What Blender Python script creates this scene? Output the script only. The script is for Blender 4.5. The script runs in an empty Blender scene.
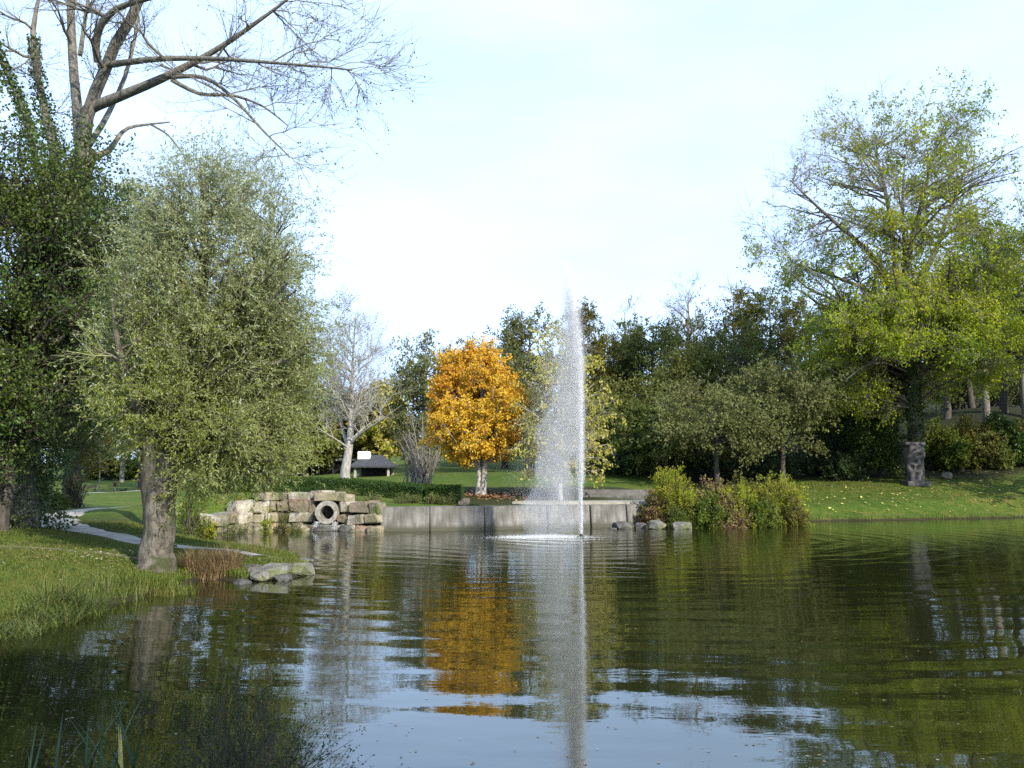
import bpy, bmesh, math
import numpy as np
from mathutils import Vector, Matrix

# ------------------------------------------------------------------ camera, sky, sun, exposure
SC = bpy.context.scene
COL = SC.collection
F = 900.0
CAM = np.array([0.0, 0.0, 2.2])
PITCH = math.atan(96.0 / F)
cam_data = bpy.data.cameras.new("camera")
cam_data.sensor_width = 36.0
cam_data.lens = 36.0 * F / 1024.0
cam_data.clip_start = 0.1
cam_data.clip_end = 2000.0
cam = bpy.data.objects.new("camera", cam_data)
COL.objects.link(cam)
cam.location = CAM
cam.rotation_euler = (math.pi / 2 + PITCH, 0, 0)
SC.camera = cam

SUN_EL = math.radians(31)
SUN_AZ = math.radians(180 - 36)          # clockwise from +Y seen from above: behind the camera, to its right
SUN_DIR = np.array([math.sin(SUN_AZ) * math.cos(SUN_EL), math.cos(SUN_AZ) * math.cos(SUN_EL), math.sin(SUN_EL)])
world = bpy.data.worlds.new("World")
SC.world = world
world.use_nodes = True
wn, wl = world.node_tree.nodes, world.node_tree.links
bg = wn["Background"]
bg.inputs[1].default_value = 0.10
sky = wn.new("ShaderNodeTexSky")
sky.sky_type = 'NISHITA'
sky.sun_disc = False
sky.sun_elevation = SUN_EL
sky.sun_rotation = SUN_AZ
sky.air_density = 1.0
sky.dust_density = 1.2
sky.ozone_density = 1.0
tc = wn.new("ShaderNodeTexCoord")
mp = wn.new("ShaderNodeMapping")
mp.inputs["Scale"].default_value = (1.0, 1.0, 3.2)
no = wn.new("ShaderNodeTexNoise")
no.inputs["Scale"].default_value = 1.7
no.inputs["Detail"].default_value = 5.0
no.inputs["Roughness"].default_value = 0.55
ra = wn.new("ShaderNodeValToRGB")
ra.color_ramp.elements[0].position = 0.30
ra.color_ramp.elements[0].color = (0.62, 0.62, 0.62, 1)
ra.color_ramp.elements[1].position = 0.62
ra.color_ramp.elements[1].color = (0.97, 0.97, 0.97, 1)
mx = wn.new("ShaderNodeMix")
mx.data_type = 'RGBA'
mx.inputs[7].default_value = (6.0, 8.3, 12.4, 1)      # thin bright cloud veil
wl.new(tc.outputs["Generated"], mp.inputs["Vector"])
wl.new(mp.outputs["Vector"], no.inputs["Vector"])
wl.new(no.outputs["Fac"], ra.inputs["Fac"])
wl.new(ra.outputs["Color"], mx.inputs[0])
wl.new(sky.outputs["Color"], mx.inputs[6])
wl.new(mx.outputs[2], bg.inputs[0])

sun_data = bpy.data.lights.new("sun", 'SUN')
sun_data.energy = 5.0
sun_data.angle = math.radians(0.5)
sun_data.color = (1.0, 0.93, 0.80)
sun = bpy.data.objects.new("sun", sun_data)
COL.objects.link(sun)
sun.rotation_euler = Vector(SUN_DIR).to_track_quat('Z', 'Y').to_euler()
sun.location = (20, -30, 40)

vs = SC.view_settings
vs.view_transform = 'Standard'
vs.look = 'None'
vs.exposure = 0.75
vs.gamma = 1.0
vs.use_curve_mapping = False
cy = SC.cycles
cy.max_bounces = 6
cy.diffuse_bounces = 3
cy.glossy_bounces = 3
cy.transmission_bounces = 3
cy.transparent_max_bounces = 8
cy.use_denoising = False
cy.sample_clamp_indirect = 8.0

# ------------------------------------------------------------------ helpers
rng = np.random.default_rng(7)


def ray(px, py):
    x, y = (px - 512) / F, -(py - 384) / F
    cp, sp = math.cos(PITCH), math.sin(PITCH)
    return np.array([x, cp - y * sp, sp + y * cp])


def at(px, py, Y):
    d = ray(px, py)
    return CAM + d * (Y / d[1])


def on_z(px, py, z=0.0):
    d = ray(px, py)
    return CAM + d * ((z - CAM[2]) / d[2])


def norm(v):
    return v / np.maximum(np.linalg.norm(v, axis=-1, keepdims=True), 1e-9)


def link_mesh(name, me, mat, parent=None, loc=None):
    o = bpy.data.objects.new(name, me)
    COL.objects.link(o)
    if mat is not None:
        for m in (mat if isinstance(mat, (list, tuple)) else [mat]):
            me.materials.append(m)
    if parent is not None:
        o.parent = parent
    if loc is not None:
        o.location = loc
    return o


def np_mesh(name, V, Fc, smooth=False):
    """V (N,3) ; Fc (M,k) with k equal 3 or 4"""
    V = np.ascontiguousarray(V, dtype=np.float32).reshape(-1, 3)
    Fc = np.ascontiguousarray(Fc, dtype=np.int32)
    k = Fc.shape[1]
    me = bpy.data.meshes.new(name)
    me.vertices.add(len(V))
    me.vertices.foreach_set("co", V.ravel())
    me.loops.add(Fc.size)
    me.loops.foreach_set("vertex_index", Fc.ravel())
    me.polygons.add(len(Fc))
    me.polygons.foreach_set("loop_start", np.arange(0, Fc.size, k, dtype=np.int32))
    me.polygons.foreach_set("use_smooth", np.full(len(Fc), bool(smooth)))
    me.update(calc_edges=True)
    return me


class Geo:
    """collects vertex and quad arrays for one mesh object"""
    def __init__(self):
        self.v, self.f, self.n = [], [], 0

    def add(self, V, Q):
        V = np.asarray(V, float).reshape(-1, 3)
        self.v.append(V)
        self.f.append(np.asarray(Q) + self.n)
        self.n += len(V)
        return self

    def build(self, name, mat, parent=None, smooth=False, loc=None, off=None):
        V = np.concatenate(self.v)
        if off is not None:
            V = V - np.asarray(off)
        return link_mesh(name, np_mesh(name, V, np.concatenate(self.f), smooth), mat, parent, loc)


def tag(o, label=None, cat=None, group=None, kind=None):
    if label:
        o["label"] = label
    if cat:
        o["category"] = cat
    if group:
        o["group"] = group
    if kind:
        o["kind"] = kind
    return o


def empty(name, loc, label, cat, group=None):
    o = bpy.data.objects.new(name, None)
    COL.objects.link(o)
    o.location = [float(c) for c in loc]
    o.empty_display_size = 0.3
    return tag(o, label, cat, group)


def tubes(P, R, S):
    """P (B,K,3), R (B,K) -> verts, quads of open tubes"""
    B, K, _ = P.shape
    T = norm(np.gradient(P, axis=1))
    mean = norm(T.mean(axis=1))
    ref = np.where(np.abs(mean[:, 2:3]) > 0.8, np.array([[1.0, 0.13, 0]]), np.array([[0.05, 0.1, 1.0]]))[:, None, :]
    U = norm(np.cross(T, np.broadcast_to(ref, T.shape)))
    W = np.cross(T, U)
    a = np.linspace(0, 2 * math.pi, S, endpoint=False)
    ring = P[:, :, None, :] + R[:, :, None, None] * (np.cos(a)[None, None, :, None] * U[:, :, None, :] + np.sin(a)[None, None, :, None] * W[:, :, None, :])
    idx = np.arange(B * K * S).reshape(B, K, S)
    i0 = idx[:, :-1, :]
    i1 = idx[:, 1:, :]
    q = np.stack([i0, np.roll(i0, -1, axis=2), np.roll(i1, -1, axis=2), i1], axis=-1).reshape(-1, 4)
    return ring.reshape(-1, 3), q


def resample(pts, K):
    pts = np.asarray(pts, float)
    d = np.r_[0, np.cumsum(np.linalg.norm(np.diff(pts, axis=0), axis=1))]
    t = np.linspace(0, d[-1], K)
    # Catmull-like smoothing: linear resample then light smooth
    out = np.stack([np.interp(t, d, pts[:, i]) for i in range(3)], axis=1)
    for _ in range(2):
        out[1:-1] = 0.25 * out[:-2] + 0.5 * out[1:-1] + 0.25 * out[2:]
    return out


def interp_poly(P, t):
    """P (B,K,C), t (B,) -> (B,C)"""
    K = P.shape[1]
    x = np.clip(t, 0, 0.9999) * (K - 1)
    i = x.astype(int)
    f = (x - i)[:, None]
    b = np.arange(len(P))
    return P[b, i] * (1 - f) + P[b, i + 1] * f


def grow(r, P, R, n, t0, t1, ang, ln, up=0.3, wob=0.12, K=5, rr=0.6, rmin=0.006, taper=0.3, lenfall=0.0):
    """n side branches for each polyline of P"""
    B = len(P)
    if B == 0 or n == 0:
        return np.zeros((0, K, 3)), np.zeros((0, K))
    pi = np.repeat(np.arange(B), n)
    t = r.uniform(t0, t1, len(pi))
    PP = P[pi]
    pos = interp_poly(PP, t)
    T = norm(interp_poly(np.gradient(PP, axis=1), t))
    Rp = interp_poly(R[pi][:, :, None], t)[:, 0]
    rnd = norm(r.normal(size=(len(pi), 3)))
    perp = norm(np.cross(T, rnd))
    a = r.uniform(ang[0], ang[1], len(pi))[:, None]
    d = T * np.cos(a) + perp * np.sin(a)
    L = r.uniform(ln[0], ln[1], len(pi)) * (1 - lenfall * t)
    out = np.zeros((len(pi), K, 3))
    out[:, 0] = pos
    for k in range(1, K):
        d = norm(d + np.array([0, 0, up / (K - 1)]) + wob * r.normal(size=d.shape))
        out[:, k] = out[:, k - 1] + d * (L / (K - 1))[:, None]
    r0 = np.maximum(rmin, Rp * rr)
    RR = r0[:, None] * np.linspace(1, taper, K)[None, :]
    return out, RR


def leaf_quads(r, pos, d, length, width, jitter=0.25):
    n = len(pos)
    d = norm(d)
    L = length * (1 + jitter * r.uniform(-1, 1, n))[:, None]
    Wd = width * (1 + jitter * r.uniform(-1, 1, n))[:, None]
    s = norm(np.cross(d, r.normal(size=(n, 3))))
    nn = np.cross(d, s)
    mid = pos + d * L * 0.45 + nn * Wd * 0.2
    V = np.stack([pos, mid + s * Wd * 0.5, pos + d * L, mid - s * Wd * 0.5], axis=1)
    return V.reshape(-1, 3), np.arange(4 * n).reshape(n, 4)


def leaves_on(r, P, n, t0, t1, length, width, spread=0.05, follow=0.6, droop=0.0, keep=None):
    """n leaves per polyline"""
    if keep is not None:
        P = P[keep]
    B = len(P)
    pi = np.repeat(np.arange(B), n)
    t = r.uniform(t0, t1, len(pi))
    PP = P[pi]
    pos = interp_poly(PP, t) + r.normal(size=(len(pi), 3)) * spread
    T = norm(interp_poly(np.gradient(PP, axis=1), t))
    d = T * follow + norm(r.normal(size=(len(pi), 3))) * (1 - follow * 0.4) + np.array([0, 0, -droop])
    return leaf_quads(r, pos, d, length, width)


def targets(r, c, z0, z1, prof, n, sx=1.0, sy=1.0, inner=0.3, lump=0.15):
    """points filling a crown: prof = [(u, radius), ...] from u=0 (z0) to u=1 (z1)"""
    us, rs = zip(*prof)
    u = r.uniform(0.02, 1.0, n * 4)
    rad = np.interp(u, us, rs)
    keep = r.uniform(0, 1, n * 4) < (rad / max(rs)) ** 1.3 + 0.12
    u, rad = u[keep][:n], rad[keep][:n]
    az = r.uniform(0, 2 * math.pi, len(u))
    ph = r.uniform(0, 6.28, 3)
    l = 1 + lump * (np.sin(2 * az + ph[0] + 3 * u) + np.sin(3 * az + ph[1] - 5 * u) + np.sin(5 * az + ph[2] + 8 * u)) / 2
    rad = rad * l * np.sqrt(r.uniform(inner, 1.0, len(u)))
    return np.stack([c[0] + sx * rad * np.cos(az), c[1] + sy * rad * np.sin(az), z0 + u * (z1 - z0)], axis=1)


def reach(r, P, R, tg, K=7, rise=0.6, sag=0.1, rr=0.55, rmin=0.015, tmin=0.25):
    """branches from the best place on the limbs P to each target"""
    S = 14
    ts = np.linspace(tmin, 0.98, S)
    B = len(P)
    samp = np.stack([interp_poly(P, np.full(B, t)) for t in ts], axis=1).reshape(-1, 3)
    rad = np.stack([interp_poly(R[:, :, None], np.full(B, t))[:, 0] for t in ts], axis=1).reshape(-1)
    D = tg[:, None, :] - samp[None, :, :]
    hor = np.linalg.norm(D[:, :, :2], axis=2)
    want = D[:, :, 2] - rise * hor
    cost = np.linalg.norm(D, axis=2) + 1.2 * np.abs(want) + r.uniform(0, 0.6, hor.shape)
    j = cost.argmin(axis=1)
    p0 = samp[j]
    r0 = np.maximum(rmin, rad[j] * rr)
    ln = np.linalg.norm(tg - p0, axis=1)
    r0 = np.minimum(r0, 0.022 * ln + rmin)
    m = 0.5 * (p0 + tg) + np.array([0, 0, 1.0]) * (sag * ln)[:, None] + r.normal(size=p0.shape) * (0.07 * ln)[:, None]
    t = np.linspace(0, 1, K)[None, :, None]
    out = (1 - t) ** 2 * p0[:, None] + 2 * t * (1 - t) * m[:, None] + t ** 2 * tg[:, None]
    out[:, 1:-1] += r.normal(size=out[:, 1:-1].shape) * (0.018 * ln)[:, None, None]
    return out, r0[:, None] * np.linspace(1, 0.25, K)[None, :]


# ------------------------------------------------------------------ materials
def new_mat(name):
    m = bpy.data.materials.new(name)
    m.use_nodes = True
    n, l = m.node_tree.nodes, m.node_tree.links
    return m, n, l, n["Principled BSDF"], n["Material Output"]


def ramp(n, stops):
    r = n.new("ShaderNodeValToRGB")
    e = r.color_ramp.elements
    while len(e) < len(stops):
        e.new(0.5)
    for el, (p, c) in zip(e, stops):
        el.position = p
        el.color = (*c, 1)
    return r


def noise(n, l, scale, detail=3, rough=0.55, coord="Object", vec=None, dist=0.0):
    t = n.new("ShaderNodeTexNoise")
    t.inputs["Scale"].default_value = scale
    t.inputs["Detail"].default_value = detail
    t.inputs["Roughness"].default_value = rough
    t.inputs["Distortion"].default_value = dist
    if vec is None:
        c = n.new("ShaderNodeTexCoord")
        vec = c.outputs[coord]
    l.new(vec, t.inputs["Vector"])
    return t


def mixc(n, l, fac, a, b, mode='MIX'):
    m = n.new("ShaderNodeMix")
    m.data_type = 'RGBA'
    m.blend_type = mode
    for sock, v in ((m.inputs[0], fac), (m.inputs[6], a), (m.inputs[7], b)):
        if hasattr(v, "is_output"):
            l.new(v, sock)
        elif isinstance(v, (int, float)):
            sock.default_value = v
        else:
            sock.default_value = (*v, 1)
    return m.outputs[2]


def math_n(n, l, op, a, b=0.0, c=None):
    m = n.new("ShaderNodeMath")
    m.operation = op
    for i, v in enumerate((a, b, c)):
        if v is None:
            continue
        if hasattr(v, "is_output"):
            l.new(v, m.inputs[i])
        else:
            m.inputs[i].default_value = v
    return m.outputs[0]


def leaf_mat(name, cols, patch=None, patch_scale=0.5, transl=0.35, rough=0.5, spec=0.3):
    """leaf colours spread at random over the leaves; patch: colour of larger turning areas"""
    m, n, l, b, out = new_mat(name)
    g = n.new("ShaderNodeNewGeometry")
    k = len(cols)
    rp = ramp(n, [(i / max(1, k - 1), c) for i, c in enumerate(cols)])
    l.new(g.outputs["Random Per Island"], rp.inputs["Fac"])
    col = rp.outputs["Color"]
    if patch is not None:
        no_ = noise(n, l, patch_scale, 3)
        st = ramp(n, [(0.42, (0, 0, 0)), (0.66, (0.85, 0.85, 0.85))])
        l.new(no_.outputs["Fac"], st.inputs["Fac"])
        col = mixc(n, l, st.outputs["Color"], col, patch)
    l.new(col, b.inputs["Base Color"])
    b.inputs["Roughness"].default_value = rough
    b.inputs["Specular IOR Level"].default_value = spec
    t = n.new("ShaderNodeBsdfTranslucent")
    l.new(col, t.inputs["Color"])
    ms = n.new("ShaderNodeMixShader")
    ms.inputs[0].default_value = transl
    l.new(b.outputs[0], ms.inputs[1])
    l.new(t.outputs[0], ms.inputs[2])
    l.new(ms.outputs[0], out.inputs["Surface"])
    return m


def rough_mat(name, c0, c1, scale=4.0, detail=6, rough=0.85, bump=0.02, bscale=None, stretch=(1, 1, 1), c2=None, s2=1.0, spec=0.25):
    m, n, l, b, out = new_mat(name)
    c = n.new("ShaderNodeTexCoord")
    mpn = n.new("ShaderNodeMapping")
    mpn.inputs["Scale"].default_value = stretch
    l.new(c.outputs["Object"], mpn.inputs["Vector"])
    t = noise(n, l, scale, detail, 0.6, vec=mpn.outputs["Vector"])
    r = ramp(n, [(0.33, c0), (0.67, c1)])
    l.new(t.outputs["Fac"], r.inputs["Fac"])
    col = r.outputs["Color"]
    if c2 is not None:
        t2 = noise(n, l, s2, 5, 0.6)
        r2 = ramp(n, [(0.48, (0, 0, 0)), (0.60, (1, 1, 1))])
        l.new(t2.outputs["Fac"], r2.inputs["Fac"])
        col = mixc(n, l, r2.outputs["Color"], col, c2)
    l.new(col, b.inputs["Base Color"])
    b.inputs["Roughness"].default_value = rough
    b.inputs["Specular IOR Level"].default_value = spec
    if bump:
        t3 = noise(n, l, bscale or scale * 2, 6, 0.65, vec=mpn.outputs["Vector"])
        bp = n.new("ShaderNodeBump")
        bp.inputs["Strength"].default_value = 1.0
        bp.inputs["Distance"].default_value = bump
        l.new(t3.outputs["Fac"], bp.inputs["Height"])
        l.new(bp.outputs["Normal"], b.inputs["Normal"])
    return m


M = {}
M['bark_grey'] = rough_mat('bark_grey', (0.08, 0.072, 0.058), (0.21, 0.19, 0.155), 6, bump=0.04, stretch=(2, 2, 0.5))
M['bark_willow'] = rough_mat('bark_willow', (0.045, 0.038, 0.028), (0.21, 0.185, 0.15), 3.5, bump=0.08, bscale=9, stretch=(2.5, 2.5, 0.8), c2=(0.05, 0.055, 0.02), s2=2.2)
M['bark_brown'] = rough_mat('bark_brown', (0.055, 0.046, 0.036), (0.14, 0.12, 0.095), 6, bump=0.04, stretch=(2, 2, 0.5))
M['bark_dark'] = rough_mat('bark_dark', (0.03, 0.026, 0.02), (0.09, 0.08, 0.065), 6, bump=0.04, stretch=(2, 2, 0.5))
M['twig_olive'] = rough_mat('twig_olive', (0.16, 0.17, 0.07), (0.26, 0.27, 0.13), 5, bump=0.0)
M['bark_pale'] = rough_mat('bark_pale', (0.17, 0.16, 0.145), (0.36, 0.345, 0.31), 5, bump=0.02, stretch=(2, 2, 0.6))
M['bark_mauve'] = rough_mat('bark_mauve', (0.14, 0.12, 0.11), (0.26, 0.23, 0.21), 6, bump=0.0)
M['leaf_willow'] = leaf_mat('leaf_willow', [(0.13, 0.165, 0.009), (0.18, 0.215, 0.014), (0.215, 0.245, 0.025), (0.25, 0.275, 0.055), (0.42, 0.43, 0.26)], patch=(0.25, 0.275, 0.10), patch_scale=0.28, rough=0.45, spec=0.3, transl=0.42)
M['leaf_silver'] = leaf_mat('leaf_silver', [(0.19, 0.225, 0.10), (0.25, 0.29, 0.15), (0.33, 0.36, 0.22), (0.46, 0.49, 0.36)], transl=0.42, rough=0.4, spec=0.35)
M['leaf_dark'] = leaf_mat('leaf_dark', [(0.022, 0.05, 0.008), (0.04, 0.08, 0.011), (0.06, 0.11, 0.015), (0.09, 0.14, 0.02)], patch=(0.085, 0.10, 0.012), patch_scale=0.6, transl=0.3, rough=0.4, spec=0.3)
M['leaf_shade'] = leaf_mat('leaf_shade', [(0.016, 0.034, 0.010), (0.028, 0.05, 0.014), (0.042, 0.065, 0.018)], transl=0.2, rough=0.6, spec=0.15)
M['leaf_ivy'] = leaf_mat('leaf_ivy', [(0.022, 0.055, 0.010), (0.038, 0.08, 0.014), (0.06, 0.12, 0.022), (0.085, 0.14, 0.035)], patch=(0.075, 0.085, 0.02), patch_scale=0.7, transl=0.25, rough=0.35, spec=0.35)
M['leaf_maple'] = leaf_mat('leaf_maple', [(0.42, 0.19, 0.012), (0.64, 0.37, 0.020), (0.70, 0.46, 0.035), (0.78, 0.56, 0.07), (0.40, 0.34, 0.06)], patch=(0.56, 0.26, 0.02), patch_scale=0.32, transl=0.38, spec=0.15)
M['leaf_lime'] = leaf_mat('leaf_lime', [(0.21, 0.265, 0.010), (0.28, 0.33, 0.012), (0.35, 0.38, 0.016), (0.43, 0.41, 0.028)], patch=(0.13, 0.22, 0.012), patch_scale=0.22, transl=0.45, spec=0.15)
M['leaf_olive'] = leaf_mat('leaf_olive', [(0.085, 0.09, 0.016), (0.12, 0.12, 0.02), (0.15, 0.145, 0.026), (0.19, 0.17, 0.04)], patch=(0.14, 0.11, 0.028), patch_scale=0.35, transl=0.4, spec=0.12)
M['leaf_greygreen'] = leaf_mat('leaf_greygreen', [(0.085, 0.105, 0.026), (0.125, 0.145, 0.04), (0.17, 0.185, 0.06), (0.22, 0.22, 0.09)], patch=(0.13, 0.125, 0.045), patch_scale=0.3, transl=0.4, spec=0.12)
M['leaf_fir'] = leaf_mat('leaf_fir', [(0.055, 0.085, 0.018), (0.085, 0.115, 0.024), (0.12, 0.145, 0.034)], patch=(0.105, 0.11, 0.03), patch_scale=0.3, transl=0.3, spec=0.12)
M['leaf_brown'] = leaf_mat('leaf_brown', [(0.095, 0.10, 0.024), (0.13, 0.13, 0.03), (0.17, 0.155, 0.04)], patch=(0.11, 0.14, 0.028), patch_scale=0.4, spec=0.12)
M['leaf_yellow'] = leaf_mat('leaf_yellow', [(0.30, 0.28, 0.03), (0.38, 0.34, 0.05), (0.46, 0.40, 0.10), (0.52, 0.47, 0.20)], patch=(0.28, 0.30, 0.035), patch_scale=0.5, transl=0.42, spec=0.12)
M['leaf_gold'] = leaf_mat('leaf_gold', [(0.24, 0.20, 0.02), (0.32, 0.25, 0.025), (0.20, 0.19, 0.03)], patch=(0.22, 0.15, 0.02), patch_scale=0.4, transl=0.42, spec=0.12)
M['leaf_hedge'] = leaf_mat('leaf_hedge', [(0.022, 0.048, 0.008), (0.03, 0.06, 0.010), (0.042, 0.078, 0.014)], transl=0.15, rough=0.7, spec=0.1)
M['leaf_fresh'] = leaf_mat('leaf_fresh', [(0.18, 0.22, 0.012), (0.24, 0.28, 0.018), (0.32, 0.34, 0.03)], patch=(0.28, 0.24, 0.03), patch_scale=1.2, transl=0.45, spec=0.15)
M['leaf_red'] = leaf_mat('leaf_red', [(0.10, 0.055, 0.035), (0.18, 0.10, 0.06), (0.28, 0.19, 0.10), (0.15, 0.16, 0.03)], patch=(0.16, 0.18, 0.03), patch_scale=1.3, transl=0.35, spec=0.15)
M['leaf_mid'] = leaf_mat('leaf_mid', [(0.06, 0.095, 0.012), (0.09, 0.13, 0.016), (0.125, 0.165, 0.02)], patch=(0.14, 0.13, 0.02), patch_scale=0.8, transl=0.4, spec=0.15)
M['blade_green'] = leaf_mat('blade_green', [(0.050, 0.085, 0.010), (0.078, 0.115, 0.014), (0.112, 0.142, 0.022), (0.15, 0.15, 0.045)], patch=(0.125, 0.118, 0.032), patch_scale=0.5, transl=0.3, spec=0.12)
M['blade_dry'] = leaf_mat('blade_dry', [(0.22, 0.14, 0.07), (0.30, 0.20, 0.11), (0.17, 0.12, 0.05), (0.10, 0.11, 0.03)], transl=0.3)
M['blade_sedge'] = leaf_mat('blade_sedge', [(0.04, 0.07, 0.012), (0.075, 0.11, 0.018), (0.13, 0.15, 0.03), (0.10, 0.08, 0.03)], transl=0.3)
M['blade_iris'] = leaf_mat('blade_iris', [(0.02, 0.045, 0.02), (0.03, 0.06, 0.025), (0.045, 0.08, 0.03)], transl=0.2, rough=0.4)
M['litter_orange'] = leaf_mat('litter_orange', [(0.24, 0.10, 0.035), (0.34, 0.16, 0.05), (0.18, 0.09, 0.04)], transl=0.1)
M['litter_yellow'] = leaf_mat('litter_yellow', [(0.40, 0.38, 0.08), (0.55, 0.50, 0.16), (0.35, 0.26, 0.06)], transl=0.1)
M['litter_brown'] = leaf_mat('litter_brown', [(0.16, 0.10, 0.04), (0.24, 0.18, 0.07), (0.11, 0.075, 0.03), (0.30, 0.26, 0.09)], transl=0.1)
M['litter_pond'] = leaf_mat('litter_pond', [(0.20, 0.16, 0.08), (0.20, 0.10, 0.04), (0.32, 0.29, 0.20), (0.10, 0.07, 0.03), (0.24, 0.14, 0.05)], transl=0.1)
M['stone'] = rough_mat('stone', (0.15, 0.12, 0.08), (0.36, 0.31, 0.235), 2.2, bump=0.06, bscale=5, c2=(0.17, 0.16, 0.09), s2=1.4)
M['stone_pale'] = rough_mat('stone_pale', (0.24, 0.21, 0.16), (0.46, 0.42, 0.35), 2.6, bump=0.06, bscale=6, c2=(0.20, 0.18, 0.12), s2=1.7)
M['stone_moss'] = rough_mat('stone_moss', (0.11, 0.10, 0.065), (0.26, 0.235, 0.17), 2.4, bump=0.06, bscale=6, c2=(0.085, 0.10, 0.03), s2=1.6)
M['stone_pink'] = rough_mat('stone_pink', (0.17, 0.12, 0.085), (0.31, 0.24, 0.175), 2.2, bump=0.06, bscale=5, c2=(0.16, 0.14, 0.09), s2=1.4)
M['collar'] = rough_mat('collar', (0.17, 0.16, 0.14), (0.32, 0.30, 0.265), 3.5, bump=0.02, c2=(0.12, 0.11, 0.08), s2=2.2)
M['rock_grey'] = rough_mat('rock_grey', (0.06, 0.06, 0.052), (0.22, 0.21, 0.185), 2.5, bump=0.06, bscale=6, c2=(0.12, 0.13, 0.06), s2=1.8)
M['rock_dark'] = rough_mat('rock_dark', (0.035, 0.035, 0.032), (0.12, 0.115, 0.105), 2.5, bump=0.05, bscale=6)
M['sculpt'] = rough_mat('sculpt', (0.032, 0.030, 0.029), (0.10, 0.093, 0.087), 3.0, bump=0.05, bscale=7)
M['roof_dark'] = rough_mat('roof_dark', (0.03, 0.03, 0.035), (0.06, 0.06, 0.065), 6, bump=0.02)
M['timber_dark'] = rough_mat('timber_dark', (0.02, 0.018, 0.015), (0.05, 0.045, 0.04), 5, bump=0.01)
M['timber_pale'] = rough_mat('timber_pale', (0.22, 0.20, 0.17), (0.36, 0.33, 0.28), 5, bump=0.01)
M['white_paint'] = rough_mat('white_paint', (0.74, 0.74, 0.72), (0.82, 0.82, 0.80), 3, rough=0.5, bump=0.0)
M['teal_paint'] = rough_mat('teal_paint', (0.03, 0.10, 0.085), (0.045, 0.14, 0.115), 3, rough=0.6, bump=0.0)
M['iron_dark'] = rough_mat('iron_dark', (0.012, 0.014, 0.013), (0.03, 0.032, 0.03), 6, rough=0.5, bump=0.0)
M['paving'] = rough_mat('paving', (0.19, 0.175, 0.14), (0.32, 0.30, 0.25), 3, bump=0.015)
M['step_stone'] = rough_mat('step_stone', (0.07, 0.066, 0.06), (0.16, 0.15, 0.135), 3, bump=0.02)
M['skin'] = rough_mat('skin', (0.42, 0.27, 0.20), (0.46, 0.30, 0.22), 4, bump=0)
M['coat_brown'] = rough_mat('coat_brown', (0.09, 0.035, 0.028), (0.14, 0.055, 0.042), 6, bump=0.004)
M['trousers_tan'] = rough_mat('trousers_tan', (0.25, 0.20, 0.14), (0.32, 0.26, 0.18), 6, bump=0.004)
M['hair_dark'] = rough_mat('hair_dark', (0.02, 0.015, 0.012), (0.045, 0.03, 0.02), 20, bump=0.004)
M['fur_black'] = rough_mat('fur_black', (0.012, 0.012, 0.012), (0.035, 0.033, 0.03), 18, bump=0.006)


def concrete_mat():
    m, n, l, b, out = new_mat('concrete')
    c = n.new("ShaderNodeTexCoord")
    mpn = n.new("ShaderNodeMapping")
    mpn.inputs["Scale"].default_value = (6, 6, 0.5)
    l.new(c.outputs["Object"], mpn.inputs["Vector"])
    streak = noise(n, l, 1.2, 5, 0.65, vec=mpn.outputs["Vector"])
    blot = noise(n, l, 1.1, 5, 0.6)
    r1 = ramp(n, [(0.3, (0.075, 0.07, 0.06)), (0.68, (0.225, 0.212, 0.19))])
    r2 = ramp(n, [(0.36, (0.50, 0.50, 0.47)), (0.66, (1.0, 1.0, 1.0))])
    l.new(streak.outputs["Fac"], r1.inputs["Fac"])
    l.new(blot.outputs["Fac"], r2.inputs["Fac"])
    col = mixc(n, l, 1.0, r1.outputs["Color"], r2.outputs["Color"], 'MULTIPLY')
    # algae tide mark just above the pond
    s = n.new("ShaderNodeSeparateXYZ")
    l.new(c.outputs["Object"], s.inputs[0])
    z = math_n(n, l, 'ADD', s.outputs["Z"], math_n(n, l, 'MULTIPLY', blot.outputs["Fac"], 0.12))
    r3 = ramp(n, [(0.17, (1, 1, 1)), (0.36, (0, 0, 0))])
    l.new(z, r3.inputs["Fac"])
    col = mixc(n, l, r3.outputs["Color"], col, (0.05, 0.048, 0.03))
    l.new(col, b.inputs["Base Color"])
    b.inputs["Roughness"].default_value = 0.85
    f = noise(n, l, 30, 4, 0.7)
    bp = n.new("ShaderNodeBump")
    bp.inputs["Distance"].default_value = 0.01
    l.new(f.outputs["Fac"], bp.inputs["Height"])
    l.new(bp.outputs["Normal"], b.inputs["Normal"])
    return m


M['concrete'] = concrete_mat()


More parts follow.
